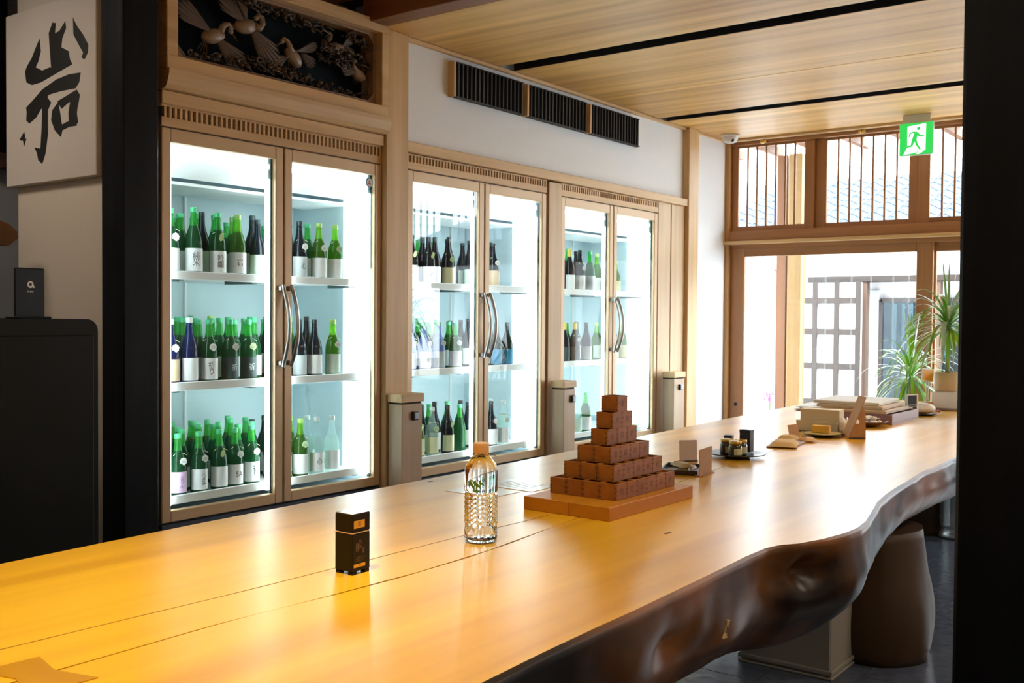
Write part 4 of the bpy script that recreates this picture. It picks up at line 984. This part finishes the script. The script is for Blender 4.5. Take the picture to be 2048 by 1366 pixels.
for sx in (-1, 1):
    for sy in (-1, 1):
        for k in range(3):
            z_ = .006+k*.0148; X_, Y_ = sx*ms/2, sy*ms/2
            j.box((X_-sx*mt, Y_, z_+.0074), (X_+sx*e, Y_+sy*e, z_+.0115))
            j.box((X_, Y_-sy*mt, z_), (X_+sx*e, Y_+sy*e, z_+.0042))
mjoint = j.mesh('finger_joints', ME_)
bd_ = MB(); vs, fs = text_mesh('岩', .022); bd_.add([(x, -ms/2-.0003, z+mh/2) for x, z in [(v[0], v[1]) for v in vs]], fs)
mbrand = bd_.mesh('burnt_mark', MBR)
LAYN = ['lowest', 'second', 'third', 'fourth', 'fifth', 'topmost']
xc, yc = 2.577+.5*6*.0595, 1.5475+.5*4*.0595
for li, (ny, nx) in enumerate(((4, 6), (3, 5), (2, 4), (1, 3), (1, 2), (1, 1))):
    for a in range(ny):
        for c in range(nx):
            x = xc+(c-(nx-1)/2)*.0595; y = yc+(a-(ny-1)/2)*.0595
            if ny == 1: y = yc
            if li >= 3: x = xc+(c-(nx-1)/2)*.0595
            if li == 5: lab = 'small wooden masu box standing alone on top of the pyramid'
            elif ny == 1: lab = 'small wooden masu box, %s layer of the pyramid, %s from the left' % (LAYN[li], ORD[c])
            else: lab = 'small wooden masu box, %s layer, %s row from the front edge, %s along' % (LAYN[li], ORD[a], ORD[c])
            q = thing('masu_box', lab, 'box', (x+random.uniform(-.0004, .0004), y+random.uniform(-.0004, .0004), T+.0402+li*(mh+.0002)), 0, 'masu boxes stacked in a pyramid')
            inst(mbody, 'walls', q); inst(mfloor, 'base', q); inst(mjoint, 'finger_joints', q)['kind'] = 'stuff'
            if a == 0: inst(mbrand, 'burnt_mark', q)

KRAFT = plain('kraft_card', (.45, .25, .11), .7, var=.1, bscale=40)
KRAFTP = plain('kraft_paper', (.62, .42, .18), .75, bump=.3, bscale=30)
DKTRAY = plain('dark_lacquer_tray', (.035, .025, .02), .3)
CREAM = plain('cream_box', (.62, .55, .38), .6)
# --- dark tray with wrapped packets + two cards
t = thing('dark_tray', 'small dark square tray beside the masu board', 'tray', (3.47, 1.80, T), .35)
MB().box((-.10, -.07, 0), (.10, .07, .006), 0, .002).box((-.10, -.07, .006), (-.094, .07, .018)).box((.094, -.07, .006), (.10, .07, .018)).box((-.094, -.07, .006), (.094, -.064, .018)).box((-.094, .064, .006), (.094, .07, .018)).build('tray_body', DKTRAY, t)
def packet(x, y, z, rz, mat, lab, L=.085, Wd=.055, H=.014, grp='paper packets on the small trays', tie=True):
    t = thing('paper_packet', lab, 'packet', (x, y, z), rz, grp)
    m = MB(); nx_, ny_ = 8, 6
    for k, sgn in ((0, 0), (1, 1)):
        for i in range(nx_+1):
            for j_ in range(ny_+1):
                u, v = i/nx_*2-1, j_/ny_*2-1; hh = H*((1-u**4)*(1-v**4))**.5
                m.v.append((u*L/2, v*Wd/2, (.001+(hh if sgn else 0))+.0015*noise.noise(Vector((u*3+x*9, v*3, sgn)))*sgn))
    q = (nx_+1)*(ny_+1)
    for i in range(nx_):
        for j_ in range(ny_):
            a = i*(ny_+1)+j_; f = [a, a+ny_+1, a+ny_+2, a+1]
            m.f.append(f[::-1]); m.m.append(0); m.sm.append(True); m.f.append([z_+q for z_ in f]); m.m.append(0); m.sm.append(True)
    m.build('wrapper', mat, t)
    if tie: MB().box((L*.18, -Wd*.42, H*.95), (L*.22, Wd*.42, H+.0025)).build('paper_band', plain('band_tan', (.55, .30, .15), .7), t)
    return t
packet(3.43, 1.775, T+.006, .4, plain('pack_olive', (.36, .34, .16), .6), 'olive green flat packet lying at the front of the dark tray')
packet(3.51, 1.795, T+.006, .2, plain('pack_white', (.75, .72, .62), .6), 'white flat packet lying at the back of the dark tray')
packet(3.45, 1.79, T+.023, .9, plain('pack_cream', (.70, .62, .40), .6), 'cream packet with tan band on top of the dark tray pile', .11, .05)
def card(x, y, rz, wd, h, mat, name, lab, cat='card', tilt=0, lines=True):
    t = thing(name, lab, cat, (x, y, T), rz)
    o = MB().box((-wd/2, 0, 0), (wd/2, .002, h)).build('card', mat, t); o.rotation_euler = (-tilt, 0, 0)
    MB().box((-wd/2+.004, -.012, 0), (wd/2-.004, .022, .004)).build('foot', mat if not lines else plain('foot_dark', (.08, .05, .03), .6), t)
    if lines:
        m = MB()
        for k in range(4): m.box((-wd*.32, -.0006, h*(.85-.13*k)-.001), (wd*(.3-.08*(k % 2)), -.0001, h*(.85-.13*k)+.0012))
        o = m.build('print', plain('print_grey', (.5, .5, .5), .6), t); o.rotation_euler = (-tilt, 0, 0)
    return t
card(3.73, 1.905, -.65, .078, .085, plain('mauve_card', (.62, .52, .50), .7), 'price_card', 'small pale mauve price card standing behind the dark tray', tilt=.08)
card(3.448, 1.690, .13, .135, .100, KRAFT, 'kraft_card', 'upright brown kraft card standing right of the dark tray', lines=False)
# --- round black plate with two jars and black boxes
t = thing('black_plate', 'round black plate with jars on it', 'plate', (3.98, 1.81, T))
MB().lathe([(.05, 0), (.055, .005), (.118, .014), (.122, .018), (.116, .018), (.05, .008)], 36).build('dish', DKTRAY, t)
def jar(x, y, z, lab):
    t = thing('glass_jar', lab, 'jar', (x, y, z), -.5, 'glass jars on the round black plate')
    MB().lathe([(.025, 0), (.0275, .004), (.0275, .042), (.024, .050), (.022, .053)], 20).build('glass_body', plain('dark_jar', (.05, .04, .015), .12, coat=.6), t)
    MB().lathe([(.0245, .053), (.0255, .055), (.0255, .064), (.0235, .066)], 22).build('lid', plain('jar_lid_gold', (.62, .42, .10), .3, metal=.6), t)
    m = MB(); r_ = .0279
    for i in range(9):
        a = -pi/2-.8+1.6*i/8; m.v += [(r_*cos(a), r_*sin(a), .010), (r_*cos(a), r_*sin(a), .036)]
    for i in range(8): m.f.append([2*i, 2*i+2, 2*i+3, 2*i+1]); m.m.append(0); m.sm.append(True)
    for k in range(4):
        a0, a1 = -pi/2-.5, -pi/2+.5-.1*k; m.add([(.0282*cos(a), .0282*sin(a), zz) for a in (a0, a1) for zz in (.014+.005*k, .0155+.005*k)], [(0, 2, 3, 1)], 1)
    m.build('paper_label', [plain('label_cream', (.68, .60, .38), .6), plain('label_ink_brown', (.15, .10, .05), .6)], t)
jar(3.92, 1.79, T+.0085, 'gold-lidded glass jar at the front of the black plate')
jar(3.985, 1.795, T+.0085, 'gold-lidded glass jar just behind the front one on black plate')
jar(3.965, 1.85, T+.0085, 'gold-lidded glass jar at the left back of the black plate')
def bbox(x, y, z, dx, dy, dz, rz, mat, name, lab, cat, flap=True, grp=None):
    t = thing(name, lab, cat, (x, y, z), rz, grp)
    MB().box((-dx/2, -dy/2, 0), (dx/2, dy/2, dz), 0, .0015).build('body', mat, t)
    if flap: MB().box((-dx/2-.0006, -dy/2-.0006, dz-.012), (dx/2+.0006, dy/2+.0006, dz+.0006), 0, .001).build('lid', mat, t)
    return t
NV = plain('navy_black_box', (.03, .035, .05), .4)
bbox(4.055, 1.80, T+.0165, .034, .050, .092, -.1, NV, 'black_carton', 'small upright black carton behind the jars on black plate', 'box')
bbox(4.03, 1.87, T+.0165, .034, .034, .066, .2, NV, 'black_carton', 'shorter black carton at the back left of the black plate', 'box')
# --- brown paper packets with card
t = thing('leaf_tray', 'thin pointed brown tray under the kraft packets', 'tray', (4.56, 1.82, T), .15)
MB().prism([(-.20, .05), (-.14, -.065), (.10, -.07), (.20, -.03), (.19, .05), (.0, .075)], lambda u, v, d: (u, v, d), 0, .006).build('tray_body', plain('brown_tray', (.26, .12, .04), .4), t)
packet(4.47, 1.80, T+.006, .3, KRAFTP, 'large tan paper packet lying at the front of the leaf tray', .22, .12, .020, 'tan paper packets on the leaf tray', tie=False)
packet(4.665, 1.86, T+.006, .0, KRAFTP, 'tan paper packet at the back of the leaf tray', .11, .08, .022, 'tan paper packets on the leaf tray', tie=False)
packet(4.69, 1.775, T+.006, .9, plain('pack_peach', (.72, .48, .28), .6), 'small peach packet at the right end of the leaf tray', .08, .06, .015, 'tan paper packets on the leaf tray')
card(4.72, 1.845, -.2, .085, .075, KRAFT, 'kraft_card', 'small tilted kraft card behind the tan packets', tilt=.25, lines=False)
# --- little black dish with yellow cake
t = thing('black_dish', 'small black oval dish with a yellow block on it', 'dish', (4.95, 1.80, T))
MB().lathe([(.05, 0), (.055, .004), (.10, .014), (.105, .018), (.099, .018), (.05, .007)], 30, sx=1.0, sy=.95).build('dish', DKTRAY, t)
MB().lathe([(.085, .0165), (.094, .0175)], 30, sy=.95).build('gold_rim', plain('dish_rim', (.50, .40, .15), .4), t)
bbox(4.95, 1.805, T+.018, .035, .085, .036, .05, plain('yellow_block', (.80, .46, .05), .6, bump=.3), 'yellow_block', 'yellow-orange block of soap standing on the small black dish', 'soap', False)
# --- tray with cream boxes and white packs
t = thing('grey_tray', 'long grey-brown tray carrying the cream boxes', 'tray', (5.18, 1.85, T), 0)
MB().box((-.11, -.12, 0), (.16, .14, .006), 0, .003).box((-.11, -.12, .006), (-.105, .14, .012)).box((.155, -.12, .006), (.16, .14, .012)).build('tray_body', plain('greybrown_tray', (.22, .16, .11), .4), t)
bbox(5.14, 1.885, T+.0065, .08, .215, .052, .0, CREAM, 'cream_box', 'long cream box at the bottom of the stacked pair', 'box')
bbox(5.15, 1.875, T+.059, .075, .200, .058, .03, CREAM, 'cream_box', 'long cream box on top of the stacked pair', 'box')
for k in range(4):
    tt = thing('white_sachet', 'puffy white sachet, %s from the front beside the cream boxes' % ORD[k], 'packet', (5.12+.045*k, 1.755-.004*k, T+.0065), .2*k, 'puffy white sachets beside the cream boxes')
    MB().ell((0, 0, .034), (.018, .024, .034), 12).build('pouch', plain('sachet_white', (.80, .77, .72), .5, bump=.4, bscale=40), tt)
    MB().box((-.016, -.002, .066), (.016, .002, .074)).build('crimp', plain('sachet_white', (.80, .77, .72), .5), tt)
# --- brown cardboard easel
t = thing('card_easel', 'brown cardboard easel seen from the side holding a thin leaning card', 'easel', (4.945, 1.625, T), -.93)
MB().prism([(-.042, 0), (.040, 0), (.037, .135), (.020, .155), (.012, .135), (-.004, .10), (.010, .088), (.006, .074), (-.014, .072)], lambda u, v, d: (u, d, v), 0, .003).build('stand_leg', KRAFT, t)
MB().prism([(-.042, 0), (.040, 0), (.036, .008), (-.038, .008)], lambda u, v, d: (u, d-.004, v), 0, .02).build('foot', plain('foot_dark', (.08, .05, .03), .6), t)
MB().prism([(-.044, .002), (-.040, .002), (.042, .203), (.039, .204)], lambda u, v, d: (u, d, v), .003, .11).build('card', KRAFT, t)
# --- plates with wrapped sweets
def plate(x, y, r, lab, mat):
    t = thing('shallow_plate', lab, 'plate', (x, y, T))
    MB().lathe([(r*.45, 0), (r*.5, .004), (r*.96, .026), (r, .031), (r*.95, .031), (r*.45, .008)], 32).build('dish', mat, t)
PLB = plain('brown_plate', (.12, .05, .025), .3)
plate(5.58, 1.79, .115, 'shallow brown plate of wrapped white sweets before the purple tray', PLB)
plate(5.44, 2.00, .105, 'shallow dark plate of wrapped sweets behind the easel', DKTRAY)
rr = random.Random(11); SWM = [plain('sweet_white', (.82, .82, .84), .35, bump=.3), plain('sweet_blue', (.35, .45, .60), .35), plain('sweet_beige', (.70, .62, .52), .4)]
for pi_, (cx, cy, nm) in enumerate(((5.58, 1.79, 'front'), (5.44, 2.00, 'rear'))):
    for k in range(16):
        a = k*2.4; r = .072*((k % 11)/11)**.5; z = T+.012+(.022 if k >= 11 else 0)
        mi = SWM[rr.choice((0, 0, 0, 1, 2))]
        tt = thing('wrapped_sweet', 'small %s wrapped sweet in the heap on the %s plate near the easel' % ({'sweet_white': 'white', 'sweet_blue': 'grey-blue', 'sweet_beige': 'beige'}[mi.name], nm), 'sweet', (cx+r*cos(a), cy+r*sin(a), z), rr.uniform(0, 3), 'wrapped sweets on the %s plate' % nm)
        MB().ell((0, 0, .012), (.022, .015, .012), 8).build('sweet', mi, tt)
        MB().prism([(-.036, -.008), (-.02, 0), (-.036, .008)], lambda u, v, d: (u, v, d), .011, .013).build('twist', mi, tt)
        MB().prism([(.036, -.008), (.036, .008), (.02, 0)], lambda u, v, d: (u, v, d), .011, .013).build('twist', mi, tt)
# --- purple-brown tray with boards and papers
t = thing('purple_tray', 'shallow purple-brown wooden box tray at the far end', 'tray', (5.98, 1.86, T), 0)
PU = plain('purple_wood', (.26, .15, .16), .5)
MB().box((-.25, -.165, 0), (.26, .22, .008)).box((-.25, -.165, .008), (.26, -.153, .056), 0, .002).box((-.25, .208, .008), (.26, .22, .056), 0, .002).box((-.25, -.153, .008), (-.24, .208, .056), 0, .002).box((.25, -.153, .008), (.26, .208, .056), 0, .002).build('tray_body', PU, t)
BO = plain('birch_board', (.60, .46, .30), .6)
for k, (dz, mat, lab) in enumerate(((.0565, BO, 'lowest'), (.0765, BO, 'second'), (.0965, plain('white_board', (.80, .77, .70), .6), 'uppermost'))):
    tt = thing('flat_box', 'flat pale box, %s of the pile lying on the purple tray' % lab, 'box', (5.95+.02*k, 1.90+.03*k, T+dz), .02*k, 'flat boxes on the purple tray')
    MB().box((-.22, -.17, 0), (.22, .20, .018), 0, .002).build('body', mat, tt)
    MB().box((-.2205, -.1705, .008), (.2205, .2005, .0095)).build('seam', plain('seam', (.35, .25, .15), .7), tt)
t = thing('paper_pile', 'loose white papers spread over the far left counter end', 'paper', (6.55, 2.28, T), .1)
m = MB()
for k in range(6):
    dx, dy = random.uniform(-.03, .03), random.uniform(-.03, .03); m.box((-.25+dx, -.20+dy, .0+.004*k), (.25+dx, .20+dy, .0035+.004*k))
m.build('sheets', PAPER, t)
m = MB()
for k in range(4): m.box((-.18, .1-.05*k, .0236), (.1, .12-.05*k, .0238))
m.build('print', plain('lilac_print', (.55, .5, .65), .7), t)
# --- little sign, bun on plate, orange tag
t = thing('small_sign', 'small black and white upright sign at the purple tray corner', 'sign', (6.28, 1.74, T), -.5)
MB().box((-.045, 0, 0), (.045, .02, .135), 0, .002).build('board', PAPER, t)
MB().box((-.038, -.001, .075), (.03, 0, .130)).box((-.038, -.001, .064), (.03, 0, .070)).box((-.0, -.001, .01), (.03, 0, .062)).build('black_print', INK, t)
t = thing('bread_plate', 'dark round plate under a golden bun at the far end', 'plate', (6.47, 1.735, T))
MB().lathe([(.06, 0), (.065, .004), (.095, .014), (.09, .014), (.05, .006)], 28).build('dish', DKTRAY, t)
t = thing('golden_bun', 'golden round bun wrapped in pale paper on the dark plate', 'bun', (6.47, 1.735, T+.0065))
MB().ell((0, 0, .025), (.075, .07, .025), 18).build('crust', plain('bun_gold', (.75, .50, .22), .6), t)
MB().lathe([(.074, .026), (.072, .045), (.05, .062), (.02, .068)], 18).build('paper_wrap', plain('wrap_white', (.84, .82, .80), .6), t)
for k, a in enumerate((-.9, -.6, -.3)):
    tt = thing('berry', 'tiny reddish berry beside the golden bun', 'berry', (6.50+.095*cos(a), 1.735+.095*sin(a), T+.0135), 0, 'berries by the bun')
    MB().ell((0, 0, .008), (.010, .010, .008), 8).build('berry', plain('berry_red', (.4, .12, .12), .4), tt)
t = thing('thin_board', 'thin dark brown board under the white block by the post', 'board', (6.98, 1.76, T))
MB().box((-.12, -.16, 0), (.14, .13, .006), 0, .002).build('board', plain('thin_board_brown', (.22, .10, .05), .4), t)
t = thing('orange_tag', 'orange rectangular tag on a clear stand beside the plant pot', 'sign', (6.86, 1.80, T+.006), -.35)
MB().box((-.025, 0, 0), (.045, .04, .045), 0, .002).build('base_block', plain('base_orange', (.62, .30, .08), .5), t)
MB().tube([(0, .02, .045), (-.005, .02, .20)], .003, 6).tube([(.02, .02, .045), (.022, .02, .19)], .003, 6).build('stand', plain('clear_rod', (.75, .8, .8), .2), t)
o = MB().box((-.062, 0, 0), (.062, .004, .085), 0, .001).box((-.054, -.001, .008), (.054, 0, .077), 1).build('plate', [PAPER, plain('tag_orange', (.75, .36, .03), .6)], t); o.location = (0, .015, .175); o.rotation_euler = (0, .12, 0)
t = thing('white_block', 'white cube stand under the tan plant pot', 'stand', (7.02, 1.73, T+.0065))
MB().box((-.08, -.10, 0), (.09, .075, .108), 0, .004).build('block', plain('white_lacquer', (.82, .84, .88), .25), t)
MB().box((-.0805, -.1005, .103), (.0905, .0755, .105)).build('rim', plain('rim_grey', (.6, .62, .66), .4), t)

# ================================================================== PLANTS
LF = plain('leaf_lime', (.20, .46, .03), .35, var=.35, bscale=6)
LF2 = plain('leaf_silver', (.42, .58, .45), .3, var=.3, bscale=6)
def plant(name, loc, lab, potr, poth, crown, n, Ls, seed, potmat, up=4):
    rr = random.Random(seed); t = thing(name, lab, 'plant', loc)
    MB().lathe([(potr*.86, 0), (potr*.98, .01), (potr, poth), (potr*.93, poth), (potr*.85, poth-.02)], 28).build('pot', potmat, t)
    MB().lathe([(potr*.9, poth-.03), (potr*.88, poth-.015)], 20).build('soil', plain('soil', (.06, .04, .03), .9), t)
    MB().tube([(0, 0, poth-.03), (.01, .005, (poth+crown)/2), (0, 0, crown)], [.016, .013, .012], 8).build('stem', plain('plant_stem', (.32, .30, .16), .7), t)
    for i in range(n):
        a = i*2.399+rr.uniform(-.3, .3); u = i/n; L = Ls*rr.uniform(.75, 1.15); el = (1.30-1.75*u)+rr.uniform(-.15, .15)
        if i < up: el = 1.45; L = Ls*1.0
        m = MB(); N = 9; p = Vector((0, 0, crown-.05*u-.0)); d = Vector((cos(a)*cos(el), sin(a)*cos(el), sin(el))); side = Vector((-sin(a), cos(a), 0)); w0 = rr.uniform(.008, .013)
        vs = []
        for k in range(N+1):
            q = k/N; wq = w0*math.sin(pi*min(.98, .15+q*.84))**.7
            vs += [p-side*wq, p+Vector((0, 0, -.0018)), p+side*wq]
            p = p+d*(L/N); d = (d+Vector((0, 0, -1))*((.03 if i < up else .42)*(q+.25))).normalized()
        fs = []
        for k in range(N):
            for c in (0, 1): b_ = k*3+c; fs.append([b_, b_+1, b_+4, b_+3])
        m.add(vs, fs, 0, True); m.build('leaf', LF if rr.random() < .62 else LF2, t)
    return t
plant('spider_plant', (7.02, 1.73, T+.115), 'arching green plant in tan pot on the white block', .085, .125, .44, 85, .40, 2, plain('tan_pot', (.62, .46, .30), .5))
plant('dracaena_plant', (7.95, 2.22, 0), 'bushy green plant on the floor beyond the counter end', .14, .50, .95, 85, .46, 9, plain('grey_pot', (.4, .4, .4), .6), 5)
